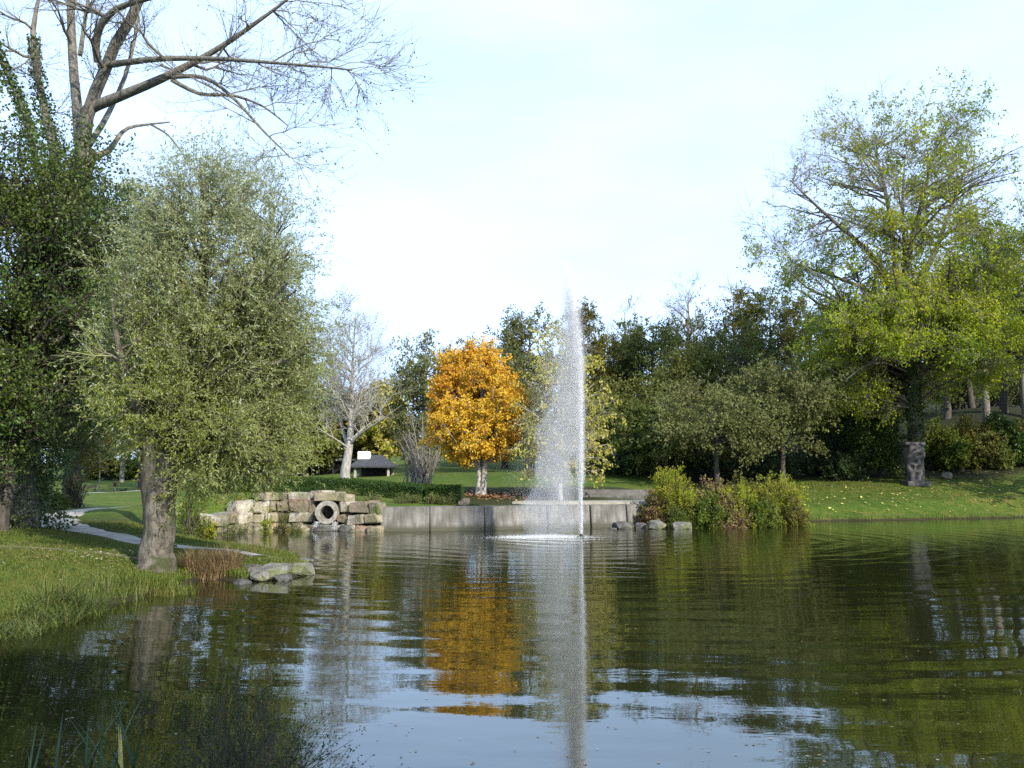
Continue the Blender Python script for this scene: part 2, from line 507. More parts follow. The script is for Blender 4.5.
def ground_mat():
    m, n, l, b, out = new_mat('lawn')
    at_ = n.new("ShaderNodeAttribute")
    at_.attribute_name = "wood"
    big = noise(n, l, 0.22, 4, 0.6)
    mid = noise(n, l, 1.6, 5, 0.65)
    fine = noise(n, l, 14, 4, 0.7)
    r1 = ramp(n, [(0.32, (0.042, 0.078, 0.010)), (0.52, (0.070, 0.104, 0.014)), (0.70, (0.125, 0.115, 0.030))])
    l.new(mid.outputs["Fac"], r1.inputs["Fac"])
    r2 = ramp(n, [(0.32, (0.72, 0.86, 0.8)), (0.68, (1.22, 1.04, 1.15))])
    l.new(big.outputs["Fac"], r2.inputs["Fac"])
    grass = mixc(n, l, 1.0, r1.outputs["Color"], r2.outputs["Color"], 'MULTIPLY')
    r3 = ramp(n, [(0.3, (0.6, 0.6, 0.6)), (0.7, (1.35, 1.35, 1.35))])
    l.new(fine.outputs["Fac"], r3.inputs["Fac"])
    grass = mixc(n, l, 1.0, grass, r3.outputs["Color"], 'MULTIPLY')
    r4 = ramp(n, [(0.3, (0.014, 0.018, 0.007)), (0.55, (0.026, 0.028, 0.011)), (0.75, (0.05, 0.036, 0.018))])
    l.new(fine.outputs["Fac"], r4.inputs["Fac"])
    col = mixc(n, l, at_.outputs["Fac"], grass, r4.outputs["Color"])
    # bare soil where the bank drops to the pond
    s = n.new("ShaderNodeSeparateXYZ")
    g = n.new("ShaderNodeNewGeometry")
    l.new(g.outputs["Position"], s.inputs[0])
    z = math_n(n, l, 'ADD', s.outputs["Z"], math_n(n, l, 'MULTIPLY', math_n(n, l, 'SUBTRACT', mid.outputs["Fac"], 0.5), 0.12))
    r5 = ramp(n, [(0.05, (1, 1, 1)), (0.14, (0, 0, 0))])
    l.new(z, r5.inputs["Fac"])
    col = mixc(n, l, r5.outputs["Color"], col, (0.035, 0.030, 0.016))
    l.new(col, b.inputs["Base Color"])
    b.inputs["Roughness"].default_value = 0.95
    b.inputs["Specular IOR Level"].default_value = 0.1
    bp = n.new("ShaderNodeBump")
    bp.inputs["Distance"].default_value = 0.06
    l.new(fine.outputs["Fac"], bp.inputs["Height"])
    l.new(bp.outputs["Normal"], b.inputs["Normal"])
    return m


def path_mat():
    m, n, l, b, out = new_mat('gravel')
    a = noise(n, l, 1.3, 5, 0.6)
    f = noise(n, l, 25, 4, 0.7)
    r1 = ramp(n, [(0.3, (0.20, 0.17, 0.13)), (0.7, (0.36, 0.33, 0.28))])
    l.new(a.outputs["Fac"], r1.inputs["Fac"])
    r2 = ramp(n, [(0.3, (0.65, 0.65, 0.65)), (0.7, (1.2, 1.2, 1.2))])
    l.new(f.outputs["Fac"], r2.inputs["Fac"])
    l.new(mixc(n, l, 1.0, r1.outputs["Color"], r2.outputs["Color"], 'MULTIPLY'), b.inputs["Base Color"])
    b.inputs["Roughness"].default_value = 0.95
    return m


FOUNT = on_z(581, 537, 0.0)


def water_mat():
    m, n, l, b, out = new_mat('pond_water')
    c = n.new("ShaderNodeTexCoord")
    s = n.new("ShaderNodeSeparateXYZ")
    l.new(c.outputs["Object"], s.inputs[0])        # object origin = fountain nozzle
    r = math_n(n, l, 'SQRT', math_n(n, l, 'ADD', math_n(n, l, 'MULTIPLY', s.outputs["X"], s.outputs["X"]), math_n(n, l, 'MULTIPLY', s.outputs["Y"], s.outputs["Y"])))
    n1 = noise(n, l, 0.22, 2, 0.5, vec=c.outputs["Object"])
    n2 = noise(n, l, 0.35, 1, 0.5, vec=c.outputs["Object"])
    ph = math_n(n, l, 'MULTIPLY', n1.outputs["Fac"], 16.0)
    w1 = math_n(n, l, 'SINE', math_n(n, l, 'MULTIPLY_ADD', r, 2 * math.pi / 1.25, ph))
    ph2 = math_n(n, l, 'MULTIPLY', n2.outputs["Fac"], 14.0)
    w2 = math_n(n, l, 'SINE', math_n(n, l, 'MULTIPLY_ADD', r, 2 * math.pi / 0.47, ph2))
    # how far from the fountain
    near = math_n(n, l, 'DIVIDE', 1.0, math_n(n, l, 'ADD', 1.0, math_n(n, l, 'POWER', math_n(n, l, 'DIVIDE', r, 9.0), 2.0)))
    a1 = math_n(n, l, 'MULTIPLY_ADD', near, 0.0050, 0.0017)
    a2 = math_n(n, l, 'MULTIPLY_ADD', near, 0.0022, 0.00006)
    mod = math_n(n, l, 'MULTIPLY_ADD', noise(n, l, 0.16, 2, 0.5, vec=c.outputs["Object"]).outputs["Fac"], 3.2, -0.7)
    h = math_n(n, l, 'ADD', math_n(n, l, 'MULTIPLY', math_n(n, l, 'MULTIPLY', w1, mod), a1), math_n(n, l, 'MULTIPLY', w2, a2))
    # breeze: small cross ripples
    mpn = n.new("ShaderNodeMapping")
    mpn.inputs["Scale"].default_value = (0.8, 2.2, 1.0)
    l.new(c.outputs["Object"], mpn.inputs["Vector"])
    n3 = noise(n, l, 1.6, 3, 0.55, vec=mpn.outputs["Vector"])
    a3 = math_n(n, l, 'MULTIPLY_ADD', near, 0.016, 0.0006)
    h = math_n(n, l, 'ADD', h, math_n(n, l, 'MULTIPLY', n3.outputs["Fac"], a3))
    bp = n.new("ShaderNodeBump")
    bp.inputs["Strength"].default_value = 1.0
    bp.inputs["Distance"].default_value = 1.0
    l.new(h, bp.inputs["Height"])
    dif = n.new("ShaderNodeBsdfDiffuse")
    dif.inputs["Color"].default_value = (0.013, 0.014, 0.004, 1)
    gl = n.new("ShaderNodeBsdfGlossy")
    gl.inputs["Color"].default_value = (0.93, 0.95, 0.93, 1)
    gl.inputs["Roughness"].default_value = 0.02
    fr = n.new("ShaderNodeFresnel")
    fr.inputs["IOR"].default_value = 1.76
    l.new(bp.outputs["Normal"], gl.inputs["Normal"])
    l.new(bp.outputs["Normal"], fr.inputs["Normal"])
    ms = n.new("ShaderNodeMixShader")
    l.new(fr.outputs[0], ms.inputs[0])
    l.new(dif.outputs[0], ms.inputs[1])
    l.new(gl.outputs[0], ms.inputs[2])
    l.new(ms.outputs[0], out.inputs["Surface"])
    n.remove(b)
    return m


def spray_mat():
    m, n, l, b, out = new_mat('spray')
    d = n.new("ShaderNodeBsdfDiffuse")
    d.inputs["Color"].default_value = (0.90, 0.92, 0.95, 1)
    t = n.new("ShaderNodeBsdfTranslucent")
    t.inputs["Color"].default_value = (0.90, 0.92, 0.95, 1)
    ms = n.new("ShaderNodeMixShader")
    ms.inputs[0].default_value = 0.45
    l.new(d.outputs[0], ms.inputs[1])
    l.new(t.outputs[0], ms.inputs[2])
    l.new(ms.outputs[0], out.inputs["Surface"])
    n.remove(b)
    return m


M['lawn'] = ground_mat()
M['gravel'] = path_mat()
M['worn'] = rough_mat('worn', (0.10, 0.09, 0.05), (0.20, 0.17, 0.11), 5, bump=0.01, c2=(0.06, 0.085, 0.015), s2=2.5)
M['water'] = water_mat()
M['spray'] = spray_mat()
m_, n__, l__, b__, o__ = new_mat('mist')
n__.remove(b__)
pv = n__.new("ShaderNodeVolumePrincipled")
pv.inputs["Color"].default_value = (0.97, 0.98, 1.0, 1)
pv.inputs["Density"].default_value = 0.38
pv.inputs["Anisotropy"].default_value = 0.0
l__.new(pv.outputs[0], o__.inputs["Volume"])
M['mist'] = m_

# ------------------------------------------------------------------ pond outline and terrain
shore_px = [(0, 632), (35, 625), (70, 614), (130, 601), (185, 588), (203, 578), (240, 583), (300, 577), (312, 569), (300, 560)]
POND = [(-7.0, 10.5)] + [tuple(on_z(x, y)[:2]) for x, y in shore_px]
POND += [tuple(on_z(x, y)[:2]) for x, y in [(262, 552), (205, 545), (188, 538), (215, 533), (270, 529.5), (330, 531), (376, 532.5), (380, 532), (440, 531), (500, 530), (560, 528.5), (630, 526.5), (690, 526.5), (760, 523.5), (830, 521), (925, 519.5), (1024, 517.5)]]
POND += [(36, 53.5), (44, 50), (47, 30), (38, 9), (20, 3.5), (8, 3.6), (1, 4.3), (-1.6, 5.0), (-3.4, 5.9), (-5.4, 7.8)]
POND = np.array(POND)
_rs = np.random.default_rng(404)
_pts = []
for _a, _b in zip(POND, np.roll(POND, -1, axis=0)):
    _pts.append(_a)
    _L = np.linalg.norm(_b - _a)
    _bank = (_a[1] > 40 and _a[0] > 6) or (_a[0] < -3.5 and 9 < _a[1] < 24)
    if _bank and _L > 0.9:
        _k = int(_L / 0.7)
        for _i in range(1, _k):
            _n = np.array([-(_b - _a)[1], (_b - _a)[0]]) / _L
            _pts.append(_a + (_b - _a) * _i / _k + _n * _rs.normal() * (0.10 if _a[0] < 0 else 0.20))
POND = np.array(_pts)
# smooth the grassy stretches a little by inserting points
def poly_dist(X, Y):
    """signed distance to the pond outline, positive on land"""
    p = np.stack([X, Y], -1)
    n = len(POND)
    best = np.full(X.shape, 1e9)
    inside = np.zeros(X.shape, bool)
    for i in range(n):
        a, b_ = POND[i], POND[(i + 1) % n]
        ab = b_ - a
        t = np.clip(((p - a) @ ab) / (ab @ ab), 0, 1)
        best = np.minimum(best, np.linalg.norm(p - a - t[..., None] * ab, axis=-1))
        cond = (a[1] > Y) != (b_[1] > Y)
        with np.errstate(divide='ignore', invalid='ignore'):
            xi = a[0] + (Y - a[1]) * (b_[0] - a[0]) / (b_[1] - a[1])
        inside ^= cond & (X < xi)
    return np.where(inside, -best, best)


ctrl = [(0, 600, 15), (60, 562, 18), (155, 560, 20), (20, 535, 24), (100, 547, 23), (60, 524, 32), (150, 546, 25), (240, 551, 23), (290, 556, 21.5),
        (150, 505, 52), (0, 500, 50), (120, 497, 80), (60, 492, 110), (115, 494, 115), (110, 478, 160), (200, 477, 160), (-150, 480, 120),
        (200, 500, 42), (235, 494, 42), (260, 497, 43), (330, 497, 42), (375, 501, 42), (440, 500, 44), (600, 506, 44), (560, 505, 44), (350, 484, 50), (345, 480, 60), (376, 477, 70), (300, 477, 80),
        (400, 506, 40.5), (440, 505, 41), (482, 495, 48), (440, 487, 60), (470, 472, 75), (450, 461, 95), (560, 470, 80), (520, 461, 95),
        (545, 505, 43.5), (620, 505, 45), (620, 489, 51), (600, 470, 65),
        (700, 497, 55), (740, 480, 66), (700, 440, 88), (800, 502, 53), (800, 490, 58), (850, 475, 66), (915, 483, 60), (1000, 481, 60), (1020, 500, 56),
        (970, 464, 67), (1000, 407, 84), (900, 430, 84), (512, 430, 220), (100, 470, 260), (900, 330, 220), (1300, 450, 80), (1250, 495, 55)]
C = [at(*c) for c in ctrl] + [np.array(c) for c in [(0, 0, 0.55), (-10, 4, 0.5), (10, 0, 0.5), (25, 0, 0.6), (52, 30, 1.0), (-20, 15, 0.8), (-30, 40, 1.2), (0, -30, 1.0), (60, -20, 1.5), (-60, 0, 1.5), (-80, 200, 4.0), (120, 60, 8.0)]]
C = np.array(C)


def phi(r2):
    return np.sqrt(r2 + 4.0)


A_ = phi(((C[:, None, :2] - C[None, :, :2]) ** 2).sum(-1))
n_ = len(C)
K_ = np.block([[A_ + 0.02 * np.eye(n_), np.ones((n_, 1))], [np.ones((1, n_)), np.zeros((1, 1))]])
W_ = np.linalg.solve(K_, np.r_[C[:, 2], 0])


def plateau(X, Y):
    r2 = (X[..., None] - C[:, 0]) ** 2 + (Y[..., None] - C[:, 1]) ** 2
    return np.maximum(phi(r2) @ W_[:-1] + W_[-1], 0.16)


def sst(x):
    x = np.clip(x, 0, 1)
    return x * x * (3 - 2 * x)


def height(X, Y):
    X, Y = np.asarray(X, float), np.asarray(Y, float)
    d = poly_dist(X, Y)
    T = plateau(X, Y)
    walled = sst((X + 13.0) / 1.0) * sst((6.2 - X) / 1.0) * sst((Y - 34.0) / 1.0)
    w = 2.6 * (1 - walled) + 0.4 * walled
    lip = 0.14 * (1 - walled)
    up = lip * sst(d / 0.25) + (T - lip) * sst((d - 0.8 * walled) / w)
    up = up + 0.02 * np.sin(1.7 * X + 0.6 * Y) * np.sin(1.3 * Y - 0.4 * X) * sst(d / 2)
    return np.where(d > 0, up, np.maximum(d * 0.9, -0.9))


def hz(x, y):
    return float(height(np.array([x]), np.array([y]))[0])


def on_ground(px, Y):
    """ground point straight below the pixel column px at depth Y"""
    x = at(px, 480, Y)[0]
    return np.array([x, Y, hz(x, Y)])


def spaced(segs):
    out = [segs[0][0]]
    for a, b_, s in segs:
        n = max(1, int(round((b_ - a) / s)))
        out += list(a + (b_ - a) * np.arange(1, n + 1) / n)
    return np.array(out)


gx = spaced([(-360, -120, 30), (-120, -40, 5), (-40, -16, 0.9), (-16, 10, 0.3), (10, 40, 0.5), (40, 70, 2), (70, 130, 6), (130, 360, 30)])
gy = spaced([(-110, -20, 13), (-20, 3, 1.6), (3, 48, 0.3), (48, 72, 0.6), (72, 130, 2.5), (130, 260, 10), (260, 360, 25)])
GX, GY = np.meshgrid(gx, gy, indexing='xy')
GZ = height(GX, GY)
far = sst((np.hypot(GX, GY) - 150) / 200)
GZ = GZ * (1 - far) + np.minimum(GZ, 14) * far
idx = np.arange(GX.size).reshape(GX.shape)
Q = np.stack([idx[:-1, :-1], idx[:-1, 1:], idx[1:, 1:], idx[1:, :-1]], -1).reshape(-1, 4)
me = np_mesh('ground', np.stack([GX, GY, GZ], -1).reshape(-1, 3), Q, True)
# woodland floor (leaf litter and ivy) on the slope under the trees
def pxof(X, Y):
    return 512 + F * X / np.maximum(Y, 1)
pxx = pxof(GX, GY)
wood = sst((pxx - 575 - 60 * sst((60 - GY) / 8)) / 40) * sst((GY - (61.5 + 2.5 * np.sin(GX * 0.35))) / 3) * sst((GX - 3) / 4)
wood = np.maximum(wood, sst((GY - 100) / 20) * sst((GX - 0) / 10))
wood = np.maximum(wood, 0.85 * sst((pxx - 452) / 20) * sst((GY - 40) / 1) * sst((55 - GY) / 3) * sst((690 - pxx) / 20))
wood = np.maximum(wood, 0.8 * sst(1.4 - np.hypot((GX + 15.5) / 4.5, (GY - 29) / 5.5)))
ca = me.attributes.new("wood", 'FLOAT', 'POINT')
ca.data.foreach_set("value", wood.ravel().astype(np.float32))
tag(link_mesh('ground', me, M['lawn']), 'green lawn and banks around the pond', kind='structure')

wm = np_mesh('water', np.array([[-40, 1, 0], [60, 1, 0], [60, 62, 0], [-40, 62, 0]]) - FOUNT, np.array([[0, 1, 2, 3]]))
tag(link_mesh('water', wm, M['water'], loc=FOUNT), 'rippled dark pond water mirroring sky and trees', kind='structure')


def ribbon(name, pts, wid, mat, label, lift=0.03, step=0.35, cross=7):
    pts = np.asarray(pts, float)
    ln = np.linalg.norm(np.diff(pts, axis=0), axis=1).sum()
    K = int(ln / step) + 2
    P = resample(np.c_[pts, np.zeros(len(pts))], K)
    Wd = np.interp(np.linspace(0, 1, K), np.linspace(0, 1, len(wid)), wid)
    T = norm(np.gradient(P, axis=0))
    Nn = np.stack([-T[:, 1], T[:, 0], 0 * T[:, 0]], 1)
    u = np.linspace(-1, 1, cross)
    e = 1 + 0.10 * np.sin(np.arange(K) * 0.9) + 0.06 * np.sin(np.arange(K) * 2.3)
    V = P[:, None, :] + Nn[:, None, :] * (u[None, :, None] * 0.5 * (Wd * e)[:, None, None])
    z = height(V[..., 0], V[..., 1]) + lift * (1 - 0.9 * np.abs(u[None, :]) ** 4)
    V[..., 2] = z
    i = np.arange(K * cross).reshape(K, cross)
    q = np.stack([i[:-1, :-1], i[1:, :-1], i[1:, 1:], i[:-1, 1:]], -1).reshape(-1, 4)
    return tag(link_mesh(name, np_mesh(name, V.reshape(-1, 3), q, True), mat), label, kind='structure')


g = lambda px, Y: (at(px, 480, Y)[0], Y)
ribbon('path', [g(-120, 37), g(20, 35.5), g(52, 33), g(80, 29), g(135, 26.2), g(200, 24.6), g(262, 23.5)], [2.4, 2.4, 2.2, 1.5, 1.2, 1.0, 0.6], M['gravel'], 'pale gravel path winding past the willow to the pond')
ribbon('path', [g(58, 34.5), g(85, 39), g(120, 43.5), g(165, 46), g(210, 46)], [1.6, 1.2, 0.8, 0.6, 0.5], M['gravel'], 'narrow gravel branch of the path across the lawn', lift=0.034)
ribbon('path', [g(-220, 92), g(-20, 96), g(120, 99), g(230, 101)], [2.2, 2.2, 2.2, 2.2], M['gravel'], 'far footpath across the lawn')
ribbon('path', [g(-30, 20.5), g(60, 20.9), g(120, 21), g(150, 21)], [0.5, 0.4, 0.35, 0.2], M['worn'], 'thin worn strip in the grass beside the willow')

# ------------------------------------------------------------------ tree builder
def build_tree(name, label, base, limbs, limb_r, tg, trunk_mat, leaf_m, seed, n2=4, n3=4, nl=6, l2=(0.5, 1.2), l3=(0.3, 0.8), leaf=(0.12, 0.07),
               ang=(0.5, 1.1), up2=0.3, up3=0.2, droop=0.1, rise=0.6, sag=0.08, bare=0.0, group=None, cat='tree', twigs=True, sides=8, tip=0.02, spread=0.06, follow=0.5,
               ivy=None, tmin=0.25, l3_r=0.004, bare_fn=None, K3=4, skip=0, leaf2=None, leaf2_fn=None, twig_mat=None):
    """limbs: list of (k,3) world polylines; tg: crown points the branches reach for"""
    r = np.random.default_rng(seed)
    root = empty(name, base, label, cat, group)
    base = np.asarray(base, float)
    KL = 14
    P0 = np.stack([resample(l_, KL) for l_ in limbs])
    R0 = np.stack([np.interp(np.linspace(0, 1, KL), np.linspace(0, 1, len(q)), q) for q in limb_r])
    wobble = r.normal(size=P0.shape) * 0.09 * R0[:, :, None]
    wobble[:, 0] = 0
    P0 = P0 + wobble
    G = Geo()
    G.add(*tubes(P0, R0, sides))
    P1, R1 = reach(r, P0[skip:], R0[skip:], tg, rise=rise, sag=sag, tmin=tmin)
    G.add(*tubes(P1, R1, 5))
    P2, R2 = grow(r, P1, R1, n2, 0.25, 1.0, ang, l2, up2, 0.12, 5, 0.6, tip * 0.5, 0.35)
    G.add(*tubes(P2, R2, 4 if tip > 0.01 else 3))
    P3, R3 = grow(r, P2, R2, n3, 0.15, 1.0, ang, l3, up3, 0.15, K3, 0.6, l3_r, 0.5)
    if twigs and len(P3):
        G.add(*tubes(P3, R3, 3))
    tr = G.build('trunk', trunk_mat, root, True, off=base)
    if twig_mat is not None:
        tr.data.materials.append(twig_mat)
        sizes = [len(q) for q in G.f]
        mi = np.concatenate([np.full(k, 0 if i < 2 else 1) for i, k in enumerate(sizes)]).astype(np.int32)
        tr.data.polygons.foreach_set("material_index", mi)
    if nl and leaf_m is not None:
        L = Geo()
        keep = np.ones(len(P3), bool)
        if bare > 0:
            b1 = r.uniform(0, 1, len(P1)) < bare
            keep &= ~np.repeat(np.repeat(b1, n2), n3)
        if bare_fn is not None:
            keep &= r.uniform(0, 1, len(P3)) > bare_fn(P3[:, -1])
        L.add(*leaves_on(r, P3, nl, 0.1, 1.0, leaf[0], leaf[1], spread, follow, droop, keep))
        k2 = np.repeat(~b1, n2) if bare > 0 else np.ones(len(P2), bool)
        if bare_fn is not None:
            k2 &= r.uniform(0, 1, len(P2)) > bare_fn(P2[:, -1])
        if k2.any():
            L.add(*leaves_on(r, P2, max(1, nl // 2), 0.3, 1.0, leaf[0], leaf[1], spread, follow, droop, k2))
        lo = L.build('crown', leaf_m, root, off=base)
        if leaf2 is not None:
            lo.data.materials.append(leaf2)
            cen = np.concatenate(L.v).reshape(-1, 4, 3).mean(axis=1)
            lo.data.polygons.foreach_set("material_index", (r.uniform(0, 1, len(cen)) < leaf2_fn(cen)).astype(np.int32))
    if ivy:
        iv = Geo()
        for li, z0, z1, n, th in ivy:
            pi = np.full(n, li)
            t = r.uniform(0, 1, n)
            PP = P0[pi]
            pos = interp_poly(PP, t)
            rad = interp_poly(R0[pi][:, :, None], t)[:, 0]
            ok = (pos[:, 2] > z0) & (pos[:, 2] < z1)
            out = norm(np.c_[r.normal(size=(n, 2)), 0.2 * r.normal(size=n)])
            tt = np.clip((pos[:, 2] - z0) / max(0.1, z1 - z0), 0, 1)
            bulge = th * (1 - 0.6 * tt) * (0.75 + 0.45 * np.sin(pos[:, 2] * 2.1 + 2 * np.arctan2(out[:, 1], out[:, 0])))
            pos = pos + out * (rad + bulge * np.sqrt(r.uniform(0, 1, n)))[:, None]
            d = out * 0.6 + np.array([0, 0, -0.6]) + 0.7 * r.normal(size=(n, 3))
            iv.add(*leaf_quads(r, pos[ok], d[ok], 0.10 if leaf[0] < 0.16 else 0.15, 0.085 if leaf[0] < 0.16 else 0.13))
        iv.build('ivy', M['leaf_ivy'], root, off=base)
    return root


def simple_tree(name, label, px, Y, top_py, prof, trunk_mat, leaf_m, seed, crown_from=0.25, hw=30, r0=0.22, n1=60, n2=4, n3=3, nl=8, leaf=(0.26, 0.17), lean=0.0,
                sy=1.0, inner=0.3, lump=0.15, trunk_to=0.9, multi=1, l2=None, l3=None, base=None, layers=0, **kw):
    """a tree standing on the ground below px; top_py: pixel of its top; hw: crown half width in pixels; prof relative (u, 0..1)"""
    r = np.random.default_rng(seed + 999)
    if base is None:
        base = on_ground(px, Y)
    top = at(px, top_py, Y)[2]
    H = top - base[2]
    rad = hw * Y / F
    z0 = base[2] + crown_from * H
    pr = [(u, q * rad) for u, q in prof]
    tg = targets(r, base + np.array([lean, 0, 0]), z0, top, pr, n1, 1.0, sy, inner, lump)
    if layers:
        az_ = np.arctan2(tg[:, 1] - base[1], tg[:, 0] - base[0])
        off_ = 0.35 * np.sin(2 * az_ + seed) * layers
        tg[:, 2] = np.round((tg[:, 2] + off_) / layers) * layers - off_ + r.normal(size=len(tg)) * 0.07 * layers
    limbs, rs = [], []
    for k in range(multi):
        a = r.uniform(0, 6.28)
        spread_ = 0.0 if multi == 1 else 0.28 * rad
        tip_ = base + np.array([lean * 0.9 + spread_ * math.cos(a), spread_ * math.sin(a), trunk_to * H])
        mid_ = base + np.array([lean * 0.3 + 0.35 * spread_ * math.cos(a), 0.35 * spread_ * math.sin(a), 0.45 * H])
        b0 = base + np.array([(0.12 * r.normal() if multi > 1 else 0), (0.12 * r.normal() if multi > 1 else 0), -0.25])
        limbs.append([b0, b0 + (mid_ - b0) * 0.4 + r.normal(size=3) * 0.02 * H * [1, 1, 0], mid_, tip_])
        q = r0 / (1 if multi == 1 else 1.5)
        rs.append([q * 1.35, q, q * 0.75, 0.025])
    l2 = l2 or (0.18 * rad + 0.2, 0.42 * rad + 0.4)
    l3 = l3 or (0.10 * rad + 0.2, 0.22 * rad + 0.35)
    return build_tree(name, label, base, limbs, rs, tg, trunk_mat, leaf_m, seed, n2=n2, n3=n3, nl=nl, leaf=leaf, l2=l2, l3=l3, **kw)


ROUND = [(0, 0.5), (0.2, 0.88), (0.45, 1.0), (0.7, 0.92), (0.88, 0.72), (1, 0.38)]
EGG = [(0, 0.6), (0.15, 0.92), (0.35, 1.0), (0.6, 0.88), (0.82, 0.65), (1, 0.28)]
CONE = [(0, 0.9), (0.15, 1.0), (0.5, 0.62), (0.8, 0.3), (1, 0.03)]
OVAL = [(0, 0.5), (0.2, 0.9), (0.5, 1.0), (0.8, 0.8), (1, 0.32)]
FLAT = [(0, 0.55), (0.3, 0.95), (0.6, 1.0), (0.85, 0.75), (1, 0.3)]


def shrub(name, label, px, Y, top_py, hw, leaf_m, seed, nst=26, nl=8, n2=5, n3=0, leaf=(0.12, 0.07), depth=1.0, mat='bark_dark', arch=0.15, group=None, cat='shrub', base=None, low=0.02, h=None, twigs=None, up=0.3, follow=0.5, prof=None, spread=0.06):
    r = np.random.default_rng(seed)
    if base is None:
        base = on_ground(px, Y)
    top = at(px, top_py, Y)[2] if h is None else base[2] + h
    H = max(0.2, top - base[2])
    rad = hw * Y / F
    tg = targets(r, base, base[2] + low * H, top - 0.10 * H, [(u, q * rad * 0.9) for u, q in (prof or [(0, 0.85), (0.3, 1.0), (0.6, 0.9), (0.85, 0.6), (1, 0.25)])], nst, 1.0, depth, 0.15, 0.2)
    root = empty(name, base, label, cat, group)
    p0 = base + np.c_[r.normal(size=(len(tg), 2)) * rad * 0.22, np.full(len(tg), -0.1)]
    p0[:, 2] = height(p0[:, 0], p0[:, 1]) - 0.1
    m = 0.5 * (p0 + tg) + np.array([0, 0, 1]) * arch * H
    t = np.linspace(0, 1, 6)[None, :, None]
    P1 = (1 - t) ** 2 * p0[:, None] + 2 * t * (1 - t) * m[:, None] + t ** 2 * tg[:, None]
    R1 = np.full((len(tg), 1), 0.012 + 0.006 * H) * np.linspace(1, 0.35, 6)[None, :]
    s = 0.22 * min(rad, H) + 0.12
    P2, R2 = grow(r, P1, R1, n2, 0.3, 1.0, (0.4, 1.2), (0.5 * s, 1.4 * s), up, 0.15, 4, 0.5, 0.004, 0.4)
    G = Geo()
    G.add(*tubes(P1, R1, 4))
    G.add(*tubes(P2, R2, 3))
    PL = P2
    if n3:
        P3, R3 = grow(r, P2, R2, n3, 0.2, 1.0, (0.4, 1.1), (0.4 * s, 1.0 * s), up, 0.15, 4, 0.6, 0.004, 0.5)
        G.add(*tubes(P3, R3, 3))
        PL = np.concatenate([P2, P3])
    G.build('stems', M[mat], root, True, off=base)
    if nl:
        L = Geo()
        L.add(*leaves_on(r, PL, nl, 0.1, 1.0, leaf[0], leaf[1], spread, follow, 0.05))
        L.build('foliage', M[leaf_m], root, off=base)
    return root


# ------------------------------------------------------------------ stones and walls
def rock_mesh(name, r, sx, sy, sz, npts=16, rough=0.06, box=0.5):
    """an angular boulder, resting on z = 0"""
    bm = bmesh.new()
    p = r.uniform(-1, 1, (npts, 3))
    p = p / np.maximum(np.abs(p).max(axis=1, keepdims=True) * box + np.linalg.norm(p, axis=1, keepdims=True) * (1 - box), 1e-6)
    for q in p:
        bm.verts.new((q[0] * sx / 2, q[1] * sy / 2, (q[2] + 1) * sz / 2))
    bmesh.ops.convex_hull(bm, input=bm.verts)
    for v in [v for v in bm.verts if not v.link_faces]:
        bm.verts.remove(v)
    bmesh.ops.bevel(bm, geom=list(bm.edges), offset=0.06 * min(sx, sy, sz), segments=1, affect='EDGES', clamp_overlap=True)
    bmesh.ops.triangulate(bm, faces=bm.faces)
    bmesh.ops.subdivide_edges(bm, edges=list(bm.edges), cuts=1, use_grid_fill=True)
    for v in bm.verts:
        v.co += Vector(r.normal(size=3)) * rough * 0.25 * min(sx, sy, sz)
    me_ = bpy.data.meshes.new(name)
    bm.to_mesh(me_)
    bm.free()
    return me_


def block_mesh(name, r, sx, sy, sz, jit=0.06):
    """a roughly squared quarry block centred on x, y with its foot at z = 0"""
    bm = bmesh.new()
    bmesh.ops.create_cube(bm, size=1.0)
    for v in bm.verts:
        v.co = Vector((v.co.x * sx, v.co.y * sy, (v.co.z + 0.5) * sz)) + Vector(r.normal(size=3)) * jit * min(sx, sz)
    bmesh.ops.bevel(bm, geom=list(bm.edges), offset=0.07 * min(sx, sz), segments=2, affect='EDGES', clamp_overlap=True)
    bmesh.ops.triangulate(bm, faces=bm.faces)
    bmesh.ops.subdivide_edges(bm, edges=list(bm.edges), cuts=2, use_grid_fill=True)
    for v in bm.verts:
        v.co += Vector(r.normal(size=3)) * 0.014 * min(sx, sz)
    me_ = bpy.data.meshes.new(name)
    bm.to_mesh(me_)
    bm.free()
    return me_


def box_geo(bm, c, s, rot=0.0, bevel=0.0):
    m = Matrix.Translation(c) @ Matrix.Rotation(rot, 4, 'Z') @ Matrix.Diagonal((*s, 1))
    res = bmesh.ops.create_cube(bm, size=1.0, matrix=m)
    if bevel:
        ed = list({e for v in res['verts'] for e in v.link_edges})
        bmesh.ops.bevel(bm, geom=ed, offset=bevel, segments=2, affect='EDGES')


def bm_obj(name, bm, mat, parent=None, loc=None, smooth=False):
    me_ = bpy.data.meshes.new(name)
    bm.to_mesh(me_)
    bm.free()
    if smooth:
        for p_ in me_.polygons:
            p_.use_smooth = True
    return link_mesh(name, me_, mat, parent, loc)


def wall_point(line, s):
    d = np.r_[0, np.cumsum(np.linalg.norm(np.diff(line, axis=0), axis=1))]
    p = np.array([np.interp(s, d, line[:, 0]), np.interp(s, d, line[:, 1])])
    e = 0.2
    q = np.array([np.interp(min(s + e, d[-1]), d, line[:, 0]), np.interp(min(s + e, d[-1]), d, line[:, 1])]) - np.array([np.interp(max(s - e, 0), d, line[:, 0]), np.interp(max(s - e, 0), d, line[:, 1])])
    return p, math.atan2(q[1], q[0]), d[-1]


